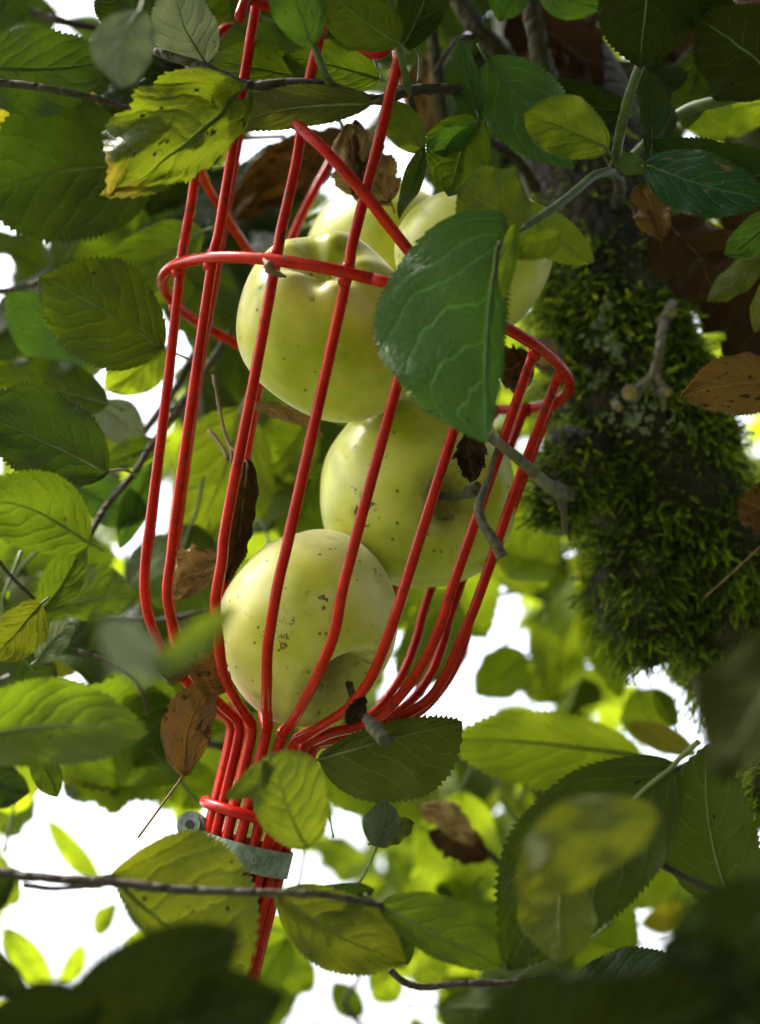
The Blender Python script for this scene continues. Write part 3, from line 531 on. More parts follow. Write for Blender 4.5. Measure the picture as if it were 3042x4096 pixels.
# hero leaves: base(u,v,d) tip(u,v,d) width mat  {options}
H = [
 # --- top left
 ((-120, 250, .60), (455, 235, .60), (150, 190), 'D', dict(under=False, fold=.1, wave=.1)),
 ((560, 40, .43), (480, 350, .42), 250, 'S', dict(under=True, pet=(600, -80, .45), fold=-.15, wave=.12, label='pale grey leaf underside hanging out of focus')),
 ((822, 250, .545), (690, -80, .53), 260, 'S', dict(under=True, pet=(850, 275, .54), fold=.35, wave=.1, roll=15)),
 ((640, 110, .58), (380, -90, .58), 220, 'D', {}),
 ((380, 395, .66), (-40, 520, .66), 170, 'Y', dict(label='yellowing leaf at the left frame edge')),
 ((600, 660, .63), (-90, 790, .62), (290, 300), 'D', dict(under=True, fold=.12, wave=.1, teeth=32)),
 ((970, 365, .515), (430, 775, .50), (190, 225), 'P', dict(under=False, crumple=.20, wave=.30, curl=-.3, fold=-.15, ragged=.12, pet=(985, 335, .53), label='puckered yellow green leaf with a ragged brown tip')),
 ((1470, 415, .525), (845, 505, .53), (75, 95), 'O', dict(under=True, fold=.3, pet=(1545, 395, .53), wave=.08)),
 ((560, 330, .62), (420, 440, .62), 150, 'D', {}),
 ((800, 930, .66), (380, 1110, .66), 250, 'M', dict(under=True, fold=.15)),
 ((700, 330, .70), (1000, 480, .70), 240, 'D', {}),
 ((60, -120, .64), (-60, 130, .64), 200, 'D', {}),
 ((920, -100, .66), (950, 150, .66), 260, 'M', {}),
 # --- top middle
 ((1245, 175, .50), (1130, -150, .49), 210, 'T', dict(under=True, pet=(1326, 335, .53), wave=.12)),
 ((1270, 330, .56), (830, 235, .56), 190, 'M', dict(wave=.14, fold=.15)),
 ((1190, 205, .58), (870, 190, .585), 190, 'D', dict(wave=.15)),
 ((1510, 310, .55), (1130, 225, .55), (110, 95), 'M', dict(pet=(1612, 348, .54), fold=.1)),
 ((1592, 165, .505), (1270, -100, .49), 240, 'M', dict(under=True, fold=.12, wave=.1)),
 ((1610, 190, .515), (1740, -190, .51), 200, 'D', dict(under=True, pet=(1635, 370, .535))),
 ((1480, 170, .60), (1240, -30, .60), 150, 'D', dict(wave=.15)),
 ((1690, 600, .535), (1545, 395, .535), (80, 70), 'G', dict(fold=.2, pet=(1720, 690, .59), wave=.15)),
 ((1690, 600, .53), (1600, 880, .52), 85, 'M', dict(fold=.3, pet=(1700, 560, .56), wave=.2, twist=.8)),
 ((1915, 478, .545), (1800, 785, .53), (130, 150), 'M', dict(pet=(1880, 390, .56), fold=.05, droop=.15, wave=.12)),
 ((1900, 490, .54), (1705, 570, .53), 120, 'T', dict(fold=.35, roll=40, nopet=True)),
 ((1912, 480, .55), (1835, 150, .55), (70, 55), 'T', dict(fold=.45, under=False)),
 ((1960, 250, .565), (2300, 670, .55), (150, 170), 'T', dict(fold=.1, bend=-.05, wave=.1)),
 ((2060, -120, .60), (1995, 85, .60), 170, 'T', {}),
 ((2150, -90, .60), (2420, 30, .60), 170, 'T', {}),
 # --- top right
 ((2500, 440, .56), (2140, 340, .565), (130, 95), 'D', dict(bend=.06)),
 ((2602, 630, .555), (2555, 255, .56), (45, 95), 'D', dict(fold=.25, twist=.5)),
 ((2560, 380, .57), (2755, 290, .575), 110, 'D', {}),
 ((2425, 590, .515), (2095, 455, .505), (115, 130), 'G', dict(pet=(2462, 680, .59), crumple=.06, wave=.25, fold=.1, label='crumpled bright leaf with a pale folded tip')),
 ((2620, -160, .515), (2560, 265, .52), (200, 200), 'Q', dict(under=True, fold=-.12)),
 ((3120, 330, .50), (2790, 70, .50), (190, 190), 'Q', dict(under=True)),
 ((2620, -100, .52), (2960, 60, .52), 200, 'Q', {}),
 ((3120, 690, .53), (2610, 560, .535), (150, 130), 'D', dict(fold=.12)),
 ((2590, 660, .535), (3080, 800, .52), (120, 130), 'H', dict(pet=(2475, 690, .60), wave=.16, curl=-.15, label='blue green leaf with a scorched brown patch')),
 ((2470, 640, .55), (2600, 690, .54), 90, 'M', dict(nopet=True)),
 ((3090, 860, .56), (2900, 1020, .56), 150, 'T', {}),
 ((3070, 1010, .60), (2830, 1205, .60), 120, 'O', {}),
 ((3160, 1080, .56), (3020, 1330, .56), 130, 'O', dict(under=True)),
 ((2800, 210, .62), (2740, 520, .62), 160, 'M', {}),
 ((2760, 300, .66), (2900, 560, .66), 220, 'L', {}),
 ((3100, 400, .68), (2780, 480, .68), 220, 'L', {}),
 # --- the big leaf in front of the hoop and its neighbours
 ((1992, 985, .478), (1945, 1765, .462), (80, 450), 'T', dict(heart=.20, fold=(-.45, .03), bend=.015, wave=.05, curl=-.12, roll=0, pet=(2110, 905, .49), teeth=44, a=.42, b_=.66, label='large blue green leaf hanging in front of the hoop')),
 ((2105, 890, .50), (1842, 745, .50), (140, 150), 'G', dict(under=True, fold=.06, nopet=True, a=.5, b_=.45)),
 ((2050, 815, .515), (2375, 1045, .505), (95, 90), 'L', dict(under=True, fold=-.1)),
 ((2235, 935, .485), (1985, 1010, .474), (75, 30), 'L', dict(fold=.3, bend=.12, nopet=True, curl=.2, roll=0)),
 ((2060, 905, .476), (2018, 1200, .470), (30, 45), 'L', dict(fold=.3, nopet=True, roll=0)),
 # --- left middle
 ((640, 1388, .60), (160, 1110, .59), (230, 200), 'M', dict(under=True, pet=(775, 1445, .63), fold=.08, bend=.03, wave=.1, label='leaf with yellow insect flecks left of the tines')),
 ((330, 1480, .66), (30, 1170, .66), 280, 'T', {}),
 ((420, 1610, .645), (-60, 1470, .645), 240, 'M', {}),
 ((415, 1890, .545), (-140, 1630, .535), (150, 210), 'D', dict(under=True, pet=(547, 1903, .64), fold=.08, teeth=32, label='veined dark leaf at the left edge below the flecked leaf')),
 ((660, 1390, .68), (420, 1560, .68), 200, 'L', {}),
 ((400, 1130, .70), (700, 1180, .70), 300, 'L', {}),
 ((380, 1620, .70), (570, 1800, .70), 170, 'S', dict(under=True)),
 ((640, 1770, .67), (410, 1860, .67), 120, 'M', {}),
 ((960, 1650, .72), (760, 2180, .72), (210, 200), 'L', dict(under=True)),
 ((700, 1030, .72), (940, 1360, .72), 300, 'M', {}),
 ((330, 1960, .68), (600, 2060, .68), 200, 'T', {}),
 ((345, 2165, .50), (-120, 1985, .48), (150, 175), 'M', dict(under=True, fold=.1)),
 ((620, 1850, .68), (480, 2200, .68), 120, 'T', dict(fold=.3)),
 ((800, 1250, .76), (980, 1600, .76), 220, 'M', {}),
 ((960, 2000, .74), (1240, 1930, .74), 240, 'L', {}),
 ((1240, 1660, .74), (1010, 1930, .74), 250, 'L', {}),
 ((1300, 1860, .74), (1130, 2160, .74), 260, 'M', {}),
 ((250, 2420, .63), (550, 2385, .625), (140, 95), 'M', dict(under=True)),
 ((660, 2140, .85), (520, 2400, .85), 180, 'S', {}),
 ((620, 2705, .30), (960, 2415, .30), 120, 'G', dict(label='blurred bright leaf across the lower tines', twist=.3)),
 ((640, 2680, .30), (400, 2490, .30), 200, 'S', dict(under=True)),
 ((160, 2420, .55), (-40, 2640, .54), 200, 'O', {}),
 ((170, 2440, .60), (330, 2150, .60), 160, 'M', {}),
 ((60, 2600, .62), (200, 2800, .62), 170, 'D', dict(pet=(155, 2520, .63), under=True)),
 ((150, 2640, .60), (300, 2490, .60), 130, 'S', {}),
 ((-130, 2960, .45), (600, 2930, .44), (190, 170), 'M', dict(under=True, fold=.08)),
 ((140, 3010, .50), (230, 3190, .50), 120, 'M', {}),
 ((-100, 3080, .47), (120, 3170, .47), 200, 'D', {}),
 ((560, 2880, .72), (620, 2700, .72), 150, 'L', {}),
 ((520, 2700, .75), (420, 2620, .75), 140, 'Y', {}),
 ((640, 3080, .75), (900, 3180, .75), 200, 'L', {}),
 # --- lower left
 ((445, 3505, .455), (985, 3905, .46), (420, 70), 'O', dict(heart=.02, wave=.08, fold=(.0, -.3), pet=(330, 3522, .446), teeth=34, a=.7, b_=.72, label='large olive leaf with brown blotches under a dark twig')),
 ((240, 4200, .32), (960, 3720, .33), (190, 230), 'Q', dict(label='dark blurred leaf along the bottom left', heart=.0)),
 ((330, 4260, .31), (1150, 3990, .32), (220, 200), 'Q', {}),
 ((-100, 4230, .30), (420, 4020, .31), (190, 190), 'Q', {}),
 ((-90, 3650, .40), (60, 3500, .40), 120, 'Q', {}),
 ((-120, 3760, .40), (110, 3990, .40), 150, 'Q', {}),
 # --- around the neck
 ((1222, 3384, .455), (1085, 3015, .452), (125, 185), 'G', dict(pet=(1188, 3575, .455), heart=.02, fold=.06, wave=.1, a=.5, b_=.42, label='yellow green leaf in front of the red neck')),
 ((1090, 3050, .452), (905, 3195, .445), (45, 55), 'G', dict(nopet=True, fold=.2)),
 ((1290, 3035, .55), (1850, 2890, .56), (70, 265), 'G', dict(fold=(.25, .1), a=.6, b_=.66, under=True, bend=.05)),
 ((1510, 3385, .52), (1540, 3200, .52), 150, 'S', dict(pet=(1420, 3560, .48))),
 ((1500, 3370, .53), (1660, 3290, .53), 110, 'O', {}),
 ((1120, 3590, .475), (1625, 3850, .48), (165, 140), 'O', dict(fold=.2, wave=.12, pet=(1050, 3572, .45))),
 ((1530, 3628, .47), (2010, 3870, .48), (150, 90), 'M', dict(fold=.15, under=True)),
 ((1210, 3600, .48), (1500, 3560, .48), 130, 'D', {}),
 ((1560, 3640, .50), (1630, 3860, .50), 120, 'M', {}),
 ((1330, 3330, .50), (1290, 3180, .50), 10, 'L', {}),
 # --- lower right
 ((2680, 3080, .50), (2030, 3885, .48), (270, 290), 'M', dict(under=True, fold=.04, teeth=36, bend=.02)),
 ((2620, 3260, .345), (2070, 3600, .335), 330, 'O', dict(roll=0, fold=.05, nopet=True, label='olive blurred leaf in front of the lower right leaves')),
 ((2250, 3500, .47), (2240, 3850, .46), (150, 165), 'O', dict(under=True, fold=-.3)),
 ((2930, 3640, .52), (2830, 2980, .52), (210, 190), 'M', dict(under=True)),
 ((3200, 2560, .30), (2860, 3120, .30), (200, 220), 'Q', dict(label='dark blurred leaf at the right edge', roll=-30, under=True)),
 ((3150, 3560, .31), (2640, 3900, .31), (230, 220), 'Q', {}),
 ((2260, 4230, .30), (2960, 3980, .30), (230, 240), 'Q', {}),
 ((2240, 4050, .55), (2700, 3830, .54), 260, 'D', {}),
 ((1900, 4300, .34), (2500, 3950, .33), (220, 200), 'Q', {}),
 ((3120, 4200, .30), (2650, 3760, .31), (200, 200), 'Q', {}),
 ((3160, 3350, .55), (3020, 3560, .55), 120, 'D', {}),
 # --- right middle, behind the basket and limb
 ((2540, 3020, .72), (1780, 2960, .70), (190, 140), 'L', dict(under=True, label='broad bright leaf below the white gap of sky')),
 ((2440, 2130, .88), (2480, 2800, .86), (110, 130), 'L', {}),
 ((2380, 2100, .84), (2500, 2560, .84), 190, 'Y', {}),
 ((2230, 2260, .80), (1930, 2170, .80), 330, 'L', {}),
 ((2300, 2350, .95), (2210, 2800, .95), 260, 'L', {}),
 ((2520, 2900, .80), (2790, 3020, .78), 110, 'Y', dict(label='small yellow leaf below the mossy limb')),
 ((1800, 2380, .80), (1600, 2760, .80), (150, 130), 'M', {}),
 ((2100, 2620, .9), (1900, 2780, .9), 200, 'L', {}),
 ((2560, 2760, .85), (2620, 3000, .85), 200, 'L', {}),
 ((2700, 2900, .66), (2620, 2760, .66), 80, 'L', {}),
 ((2740, 3640, 1.0), (2560, 3700, 1.0), 120, 'Y', {}),
 ((0, 3330, .95), (150, 3200, .95), 150, 'L', {}), ((520, 3880, 1.0), (660, 3690, 1.0), 130, 'L', {}), ((1250, 3960, 1.0), (1130, 3800, 1.0), 160, 'L', {}), ((1450, 4060, 1.0), (1330, 3930, 1.0), 120, 'M', {}), ((820, 3300, 1.1), (700, 3200, 1.1), 110, 'L', {}), ((1590, 4000, 1.0), (1480, 3870, 1.0), 140, 'L', {}), ((60, 3620, 1.0), (-20, 3400, 1.0), 140, 'L', {}), ((2700, 2880, .9), (2560, 2760, .9), 130, 'L', {}), ((2060, 2760, 1.0), (2200, 2640, 1.0), 120, 'L', {}),
 ((400, 3540, 1.1), (180, 3270, 1.1), 100, 'L', {}), ((20, 3720, 1.0), (200, 3990, 1.0), 140, 'L', {}), ((390, 3740, 1.1), (470, 3610, 1.1), 90, 'L', {}), ((330, 3780, 1.1), (230, 3960, 1.1), 90, 'L', {}),
 ((640, 3240, 1.2), (700, 3130, 1.2), 120, 'L', {}), ((1750, 2560, 1.1), (1650, 2680, 1.1), 60, 'L', {}),
]
for b, tp, w, m, o in H:
    o = dict(o); fold = o.pop('fold', float(rng.uniform(.05, .38)))
    o.setdefault('roll', float(rng.normal() * 11)); o.setdefault('wave', float(rng.uniform(.08, .20))); o.setdefault('curl', float(rng.normal() * .16)); o.setdefault('bend', float(rng.normal() * .05))
    add_leaf(b, tp, w, m, fold=fold, **o)

# sky gaps seen in the photo (photo pixels): nothing of the background crown hangs there
GAPS = [[(0, 3350), (130, 3250), (140, 3190), (500, 3170), (700, 3110), (840, 3180), (840, 3290), (690, 3370), (450, 3500), (380, 3600), (560, 3700), (500, 3830), (350, 3900), (200, 3980), (50, 3950), (0, 3800)],
 [(1533, 2752), (1713, 2519), (1866, 2570), (2172, 2590), (2190, 2719), (2000, 2780), (1840, 2710), (1700, 2740)],
 [(2250, 2690), (2300, 2480), (2360, 2420), (2370, 2690)], [(2540, 2640), (2690, 2700), (2870, 2900), (2780, 2980), (2620, 2850), (2560, 2740)],
 [(2500, 2930), (2640, 2960), (2850, 3020), (2640, 3080)], [(1480, 2960), (1800, 2800), (1850, 2880), (1560, 3000)],
 [(350, 1640), (400, 1555), (636, 1550), (650, 1740), (560, 1700), (420, 1640)], [(0, 1235), (140, 1220), (110, 1330), (0, 1370)],
 [(480, 2200), (540, 2000), (640, 1920), (655, 2330), (560, 2350)], [(0, 40), (60, 40), (40, 150), (0, 130)], [(190, 0), (350, 0), (390, 80), (250, 60)],
 [(635, 0), (700, 60), (720, 160), (660, 150), (630, 70)], [(940, 565), (1040, 565), (1010, 680), (940, 660)], [(1200, 690), (1350, 610), (1360, 710), (1230, 720)],
 [(1090, 560), (1160, 500), (1170, 560)], [(640, 1400), (790, 1330), (760, 1470), (650, 1470)], [(1150, 3900), (1400, 3850), (1430, 3990), (1300, 4096), (1200, 4000)],
 [(1450, 3890), (1600, 3890), (1580, 4000)], [(1400, 4080), (1520, 4000), (1600, 4096)], [(2350, 3840), (2450, 3740), (2500, 3770), (2400, 3860)], [(2520, 3690), (2600, 3650), (2800, 3850), (2720, 3880), (2640, 3790)],
 [(2945, 3480), (2990, 3350), (3042, 3340), (3042, 3590)], [(1130, 3380), (1240, 3400), (1200, 3560), (1110, 3540)], [(1350, 3290), (1420, 3270), (1430, 3330), (1360, 3340)],
 [(280, 2500), (400, 2500), (420, 2610), (300, 2590)], [(20, 2640), (120, 2570), (130, 2640), (40, 2740), (0, 2800)], [(230, 2660), (300, 2640), (310, 2790), (240, 2780)], [(2170, 2210), (2280, 2200), (2250, 2310)],
 [(1640, 3370), (1720, 3390), (1700, 3460)], [(2150, 3150), (2220, 3130), (2160, 3200)], [(2470, 4096), (2590, 4040), (2600, 4096)], [(1800, 2340), (2080, 2330), (2090, 2420), (1990, 2400)], [(2045, 270), (2060, 250), (2090, 320)], [(2760, 1270), (2830, 1250), (2830, 1330), (2770, 1330)], [(2880, 1300), (2930, 1330), (2900, 1400)], [(1990, 3060), (2060, 3060), (2040, 3160)]]
def inside(pt, poly):
    x, y = pt; r = False; n = len(poly)
    for i in range(n):
        x1, y1 = poly[i]; x2, y2 = poly[(i + 1) % n]
        if (y1 > y) != (y2 > y) and x < (x2 - x1) * (y - y1) / (y2 - y1) + x1: r = not r
    return r
# shared blades for the background crown
def unit_leaf(seed, mat, **kw):
    r2 = np.random.default_rng(seed); w = r2.uniform(.26, .36)
    V, F, uv, mr = blade(1.0, w, w, r2.uniform(-.12, .12), r2.uniform(0, .45), r2.uniform(-.4, .3), r2.uniform(.08, .28), seed, .03, .05, 20, r2.uniform(-.15, .15), nW=4, per=2, **kw)
    pts = np.vstack([[[-.34, .05, .06]], [[-.14, .01, .02]], mr[np.linspace(0, int(len(mr) * .8), 5).astype(int)] + [0, 0, -.003]])
    Vp, Fp = tube(spline(pts, 2), [.014, .012, .010, .007, .004], 5)
    Fa = [list(f) for f in F] + [[x + len(V) for x in f] for f in Fp]
    return np.vstack([V, Vp]), Fa, np.vstack([uv, np.full((len(Vp), 2), .5)]), [0] * len(F) + [1] * len(Fp)
SHARED = {}
for mat in 'DMLYOSTBKGQ':
    SHARED[mat] = []
    for k in range(5 if mat in 'ML' else 3):
        V, F, uv, mi = unit_leaf(100 + k * 7 + ord(mat), mat); SHARED[mat].append(mesh_of('leaf', V, F, [LM[mat], M_PET if mat not in 'BK' else M_PETB], uv=uv, mi=mi))
def scatter(n, umin, umax, vmin, vmax, d0, d1, mats, size=(.055, .085), tries=40, up=None):
    out = []
    for k in range(n):
        for q in range(tries):
            d = rng.uniform(d0, d1); u, v = rng.uniform(umin, umax), rng.uniform(vmin, vmax); L = rng.uniform(*size)
            hang = np.array([rng.normal() * .8, -.5 + rng.normal() * .7, rng.normal() * .45]); X = nrm(D(hang))
            Zc = nrm(D(np.array([rng.normal() * .45, .25 + rng.normal() * .45, -1]))); Z = nrm(Zc - X * (X @ Zc)); Y = np.cross(Z, X)
            if rng.random() < .5: Z, Y = -Z, -Y
            B = P(u, v, d) - X * L * .5
            tst = [B + X * L * a + Y * L * .3 * c for a, c in ((.02, 0), (.25, .6), (.25, -.6), (.5, .9), (.5, -.9), (.75, .5), (.75, -.5), (.97, 0), (.5, 0))]
            if not any(inside(p, g) for p in proj(np.array(tst)) for g in GAPS): break
        else: continue
        out.append((mats[rng.integers(len(mats))], X, Y, Z, B, L))
    return out
def put_leaves(lst):
    for m, X, Y, Z, B, L in lst:
        me = SHARED[m][rng.integers(len(SHARED[m]))]; link('leaf', me, TREE, frame(X * L, Y * L, Z * L, B))
crown = []
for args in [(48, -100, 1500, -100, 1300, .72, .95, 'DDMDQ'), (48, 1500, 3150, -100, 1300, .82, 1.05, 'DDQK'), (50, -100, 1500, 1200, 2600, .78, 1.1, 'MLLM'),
             (26, -80, 850, 2350, 3120, .66, .85, 'MLMO'), (52, 1500, 3150, 1900, 3300, .85, 1.2, 'LLMLL'), (44, -100, 3150, 3000, 4200, .75, 1.1, 'MLML')]:
    crown += scatter(*args)
crown.sort(key=lambda q: -q[5] / ((q[4] - CAM) @ FWD))      # the ones that show largest stay single parts
room = max(0, 300 - len(H)); put_leaves(crown[:room]); crown = crown[room:]
def stuff_leaves(lst, name='foliage'):
    parts = {}
    VV = []; FF = []; UU = []; MI = []; o = 0; mats = list('DMLYOSTBKGQ')
    for m, X, Y, Z, B, L in lst:
        me = SHARED[m][rng.integers(len(SHARED[m]))]; nv = len(me.vertices); co = np.empty(nv * 3, np.float32); me.vertices.foreach_get('co', co); co = co.reshape(-1, 3)
        key = me.name
        if key not in parts:
            parts[key] = ([list(p.vertices) for p in me.polygons], None)
            uvv = np.zeros((nv, 2), np.float32); ul = me.uv_layers[0].data
            for p in me.polygons:
                for li, vi in zip(p.loop_indices, p.vertices): uvv[vi] = ul[li].uv
            parts[key] = (parts[key][0], uvv)
        fs, uvv = parts[key]
        VV.append(B + co @ np.array([X, Y, Z]) * L); FF += [[x + o for x in f] for f in fs]; UU.append(uvv); MI += [mats.index(m)] * len(fs); o += nv
    V = np.concatenate(VV); t0 = np.array(TREE.location)
    ob = link(name, mesh_of(name, V - t0, FF, [LM[m] for m in mats], uv=np.concatenate(UU), mi=MI), TREE, Matrix.Translation(TREE.location)); ob['kind'] = 'stuff'; return ob
far = crown + scatter(110, -300, 3350, -300, 1900, 1.15, 1.9, 'DMML', size=(.06, .09)) + scatter(420, -300, 3350, 1300, 4400, 1.2, 2.0, 'MLLLL', size=(.06, .09))
far += scatter(260, -200, 3250, 1500, 4300, 1.0, 1.6, 'MLLG', size=(.035, .055))
# unseen leaves added above, right and left of the frame to shade it
far += scatter(300, -1500, 4600, -2600, -350, .55, 1.4, 'DDM', size=(.06, .09)) + scatter(70, 3300, 5600, -400, 3600, .55, 1.2, 'DM', size=(.06, .09)) + scatter(40, -2300, -250, -400, 3200, .7, 1.3, 'DM', size=(.06, .09))
# unseen shell of leaves added round the camera to cut front light
def shade_shell(n, rmin, rmax):
    out = []
    while len(out) < n:
        d = nrm(rng.normal(size=3)); 
        if d[2] < -.30 or d @ FWD > .62: continue
        if d @ RIGHT < -.25 and rng.random() < .93: continue      # shell kept thin here to let key light in from the left
        p = CAM + np.array([0, .15, 0]) + d * rng.uniform(rmin, rmax); X = nrm(rng.normal(size=3) + [0, 0, -.6]); Z = nrm(np.cross(X, rng.normal(size=3))); L = rng.uniform(.065, .10)
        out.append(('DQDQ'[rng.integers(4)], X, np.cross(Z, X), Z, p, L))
    return out
stuff_leaves(far)
plain = {}
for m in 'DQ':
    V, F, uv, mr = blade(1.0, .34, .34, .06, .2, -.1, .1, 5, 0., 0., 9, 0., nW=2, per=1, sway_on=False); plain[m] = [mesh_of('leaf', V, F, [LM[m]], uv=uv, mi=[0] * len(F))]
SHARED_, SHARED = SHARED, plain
stuff_leaves(shade_shell(SHADE_COUNT, .75, 1.5) + scatter(130, -3000, 3000, -3800, -900, .30, .7, 'DQ', size=(.06, .09)) + scatter(260, -3200, 1600, -3600, -500, .8, 1.7, 'DQ', size=(.06, .09)), 'added_shade_foliage')  # further unseen leaves added to shade the top and the nearest leaves
SHARED = SHARED_

# ------------------------------------------------------------------ the picker basket
PC = C3(1461.7, 1361.7, .6); n0 = np.array([.25053, .95622, .15123]); e1 = np.array([.03833, .14629, -.98850]); e2 = np.array([.96735, -.25345, 0.])
RR = .07872
BW = thing('fruit_picker', W(C3(560, 4724, .55)), 'red wire fruit picker basket on a pole with apples in it', 'fruit picker')
BW.location = Vector(W(PC - n0 * 1.5 + np.array([0., 0, 0]))); PINV[BW.name] = Matrix.Translation(-BW.location)
def cen(h):                      # slightly corrected centre line of the basket
    return PC + h * n0 + e2 * (.016 * max(0, -h) + .0024 * min(1, max(0, -h / .15)) ** 2)
def TP(h, r, deg):
    t = R_(deg); return W(cen(h) + r * (math.cos(t) * e1 + math.sin(t) * e2))
SIDE = lambda h: RR + .13 * h
PROFILE = [(.0, RR), (-.045, RR - .0060), (-.090, RR - .0125), (-.103, .0648), (-.1175, .0618), (-.1295, .0558), (-.1390, .0468), (-.1455, .0370), (-.1500, .0275), (-.1533, .0200), (-.1555, .0172), (-.161, .0158), (-.185, .0154), (-.215, .0152), (-.262, .0150)]
TR = .00192
ANG = [-102, -64.5, -47, -26, -6.5, 13, 32, 51, 70, 100, 118, 133, 150, 171, 192, 213, 238]
TOPH = {-64.5: .043, -47: .118, -26: .088, -6.5: .105, 13: .02, 32: .0, 51: .0, 70: .0, 238: .100, 213: .0, 192: .0}
for a in ANG:
    hts = TOPH.get(a, .0); pts = []
    if hts > .01:
        for h in np.linspace(hts, .012, 4): pts.append(TP(h, SIDE(h), a))
    pts += [TP(h, r - (.0021 if h > -.09 else 0) * (1 if h <= .001 else 0) * 0, a) for h, r in PROFILE]
    pts = [p + (rng.normal(size=3) * .00035 if 0 < k < len(pts) - 5 else 0) for k, p in enumerate(pts)]      # handled wire: slight kinks
    tube_obj('tine', pts, TR, M_RED, BW, 6, 10)
th = np.linspace(0, 2 * np.pi, 97)
ringp = np.array([W(cen(0) + (RR + .0024) * (math.cos(t) * e1 + math.sin(t) * e2)) for t in th])
tube_obj('hoop', ringp, TR * 1.12, M_RED, BW, raw=True, n=12)
for a in ANG:
    h1 = .004 if TOPH.get(a, 0) > .01 else -.0002
    tube_obj('weld', [TP(h, RR + .0006, a) for h in (-.0042, -.0026, 0, (h1 + .002) * .5, h1)], np.array([1.0, 1.28, 1.42, 1.28, 1.0]) * TR, M_RED, BW, raw=True, n=9)
# welded crown rods
def rod(pts, r=TR * 1.05): tube_obj('crown_rod', pts, r, M_RED, BW, 8, 10)
q = lambda h, a: TP(h, SIDE(h) + .0015, a)
rod([q(.040, -64.5), P(790, 652, .575), P(840, 760, .60), P(913, 879, .625), P(1026, 1060, .66), P(1120, 1250, .672)])
rod([P(1060, 420, .552), P(1120, 452, .540), P(1165, 480, .529), P(1300, 600, .5185), P(1452, 766, .5165), P(1565, 912, .517), P(1700, 1080, .520), P(1840, 1240, .528)])
rod([q(.112, -47), P(963, 60, .535), P(985, -5, .537), P(1015, 0, .540), P(1060, 20, .543), P(1260, 62, .550), P(1366, 126, .548), P(1500, 215, .540), P(1575, 165, .535)])
rod([q(.10, -6.5), P(1578, 160, .545), P(1588, 190, .56), P(1606, 300, .60), P(1640, 420, .66)])
rod([TP(.0, RR, 210), P(1153, 999, .672), P(1326, 639, .685), P(1372, 560, .69)])
rod([P(795, 250, .63), P(830, 190, .63), P(905, 112, .635), P(968, 128, .64), P(1060, 200, .65)])
# collar, clamp, tine ends, pole
ac = np.linspace(R_(-100), R_(48), 40)
cl = [W(cen(-.1855) + .0184 * (math.cos(t) * e1 + math.sin(t) * e2)) for t in ac]
tube_obj('collar', cl, .0021, M_RED, BW, raw=True, n=12)
def band(h0, h1, r0, r1, name, mat, parent, seg=48):
    V = []; F = []
    for h, r in ((h0, r0), (h1, r0), (h1, r1), (h0, r1)):
        for t in np.linspace(0, 2 * np.pi, seg, endpoint=False): V.append(W(cen(h) + r * (math.cos(t) * e1 + math.sin(t) * e2)))
    for k in range(4):
        for j in range(seg): F.append([k * seg + j, k * seg + (j + 1) % seg, ((k + 1) % 4) * seg + (j + 1) % seg, ((k + 1) % 4) * seg + j])
    V = np.array(V); o = V.mean(0); return link(name, mesh_of(name, V - o, F, mat, smooth=False), parent, Matrix.Translation(Vector(o))), o
CL, co_ = band(-.1955, -.2050, .0173, .0181, 'hose_clamp', M_STEEL, BW)
def cl_local(p): return Matrix.Translation(Vector(p - co_))
def ring_tube(name, p, axis, r, L, mat, parent, off, n=20):
    V, F = tube([p - axis * L / 2, p + axis * L / 2], r, n); oo = link(name, mesh_of(name, V - p, F, mat, smooth=False), parent, None); oo.matrix_local = Matrix.Translation(Vector(p - off)); return oo
ps = W(cen(-.1950) + .0208 * (math.cos(R_(-88)) * e1 + math.sin(R_(-88)) * e2) + e1 * .003); ax = D(nrm(e1 * .9 - e2 * .1 + n0 * .1))
ring_tube('screw_housing', ps - ax * .003, ax, .0052, .010, M_STEEL, CL, co_)
ring_tube('screw_head', ps + ax * .0030, ax, .0038, .003, M_STEEL, CL, co_)
ring_tube('screw_slot', ps + ax * .0047, ax, .0018, .0008, M_WIREDARK, CL, co_, n=6)
# stamped size on the band
for k, (ch, deg) in enumerate((('0', 15), ('3', 32), ('2', 41))):
    cu = bpy.data.curves.new('size_mark', 'FONT'); cu.body = ch; cu.size = .0046; cu.extrude = .00012; cu.align_x = 'CENTER'; cu.align_y = 'CENTER'
    tmp = bpy.data.objects.new('tmp', cu); col.objects.link(tmp); dg = bpy.context.evaluated_depsgraph_get(); me = bpy.data.meshes.new_from_object(tmp.evaluated_get(dg)); bpy.data.objects.remove(tmp)
    me.materials.clear(); me.materials.append(M_MARK); me.name = 'size_mark'
    Zc = D(math.cos(R_(deg)) * e1 + math.sin(R_(deg)) * e2); Xc = D(-math.sin(R_(deg)) * e1 + math.cos(R_(deg)) * e2); p = W(cen(-.2003)) + Zc * .0182
    o = link('size_mark', me, CL, None); o.matrix_local = frame(Xc, np.cross(Zc, Xc), Zc, p - co_)
tube_obj('tine_hook', [TP(-.235, .0162, 22), TP(-.243, .0166, 22), TP(-.250, .0170, 24), TP(-.2545, .0160, 26), TP(-.2530, .0145, 26)], .0014, M_RED, BW, 6, 9)
tube_obj('pole', [W(cen(-.2) ), W(cen(-.45)), W(cen(-.9)), W(cen(-1.5))], [.0140, .0140, .0140, .0140], M_BLACK, BW, 3, 24)
tube_obj('pole_band', [W(cen(-.2375)), W(cen(-.2445))], [.0150, .0150], M_RED, BW, 2, 24, raw=True)

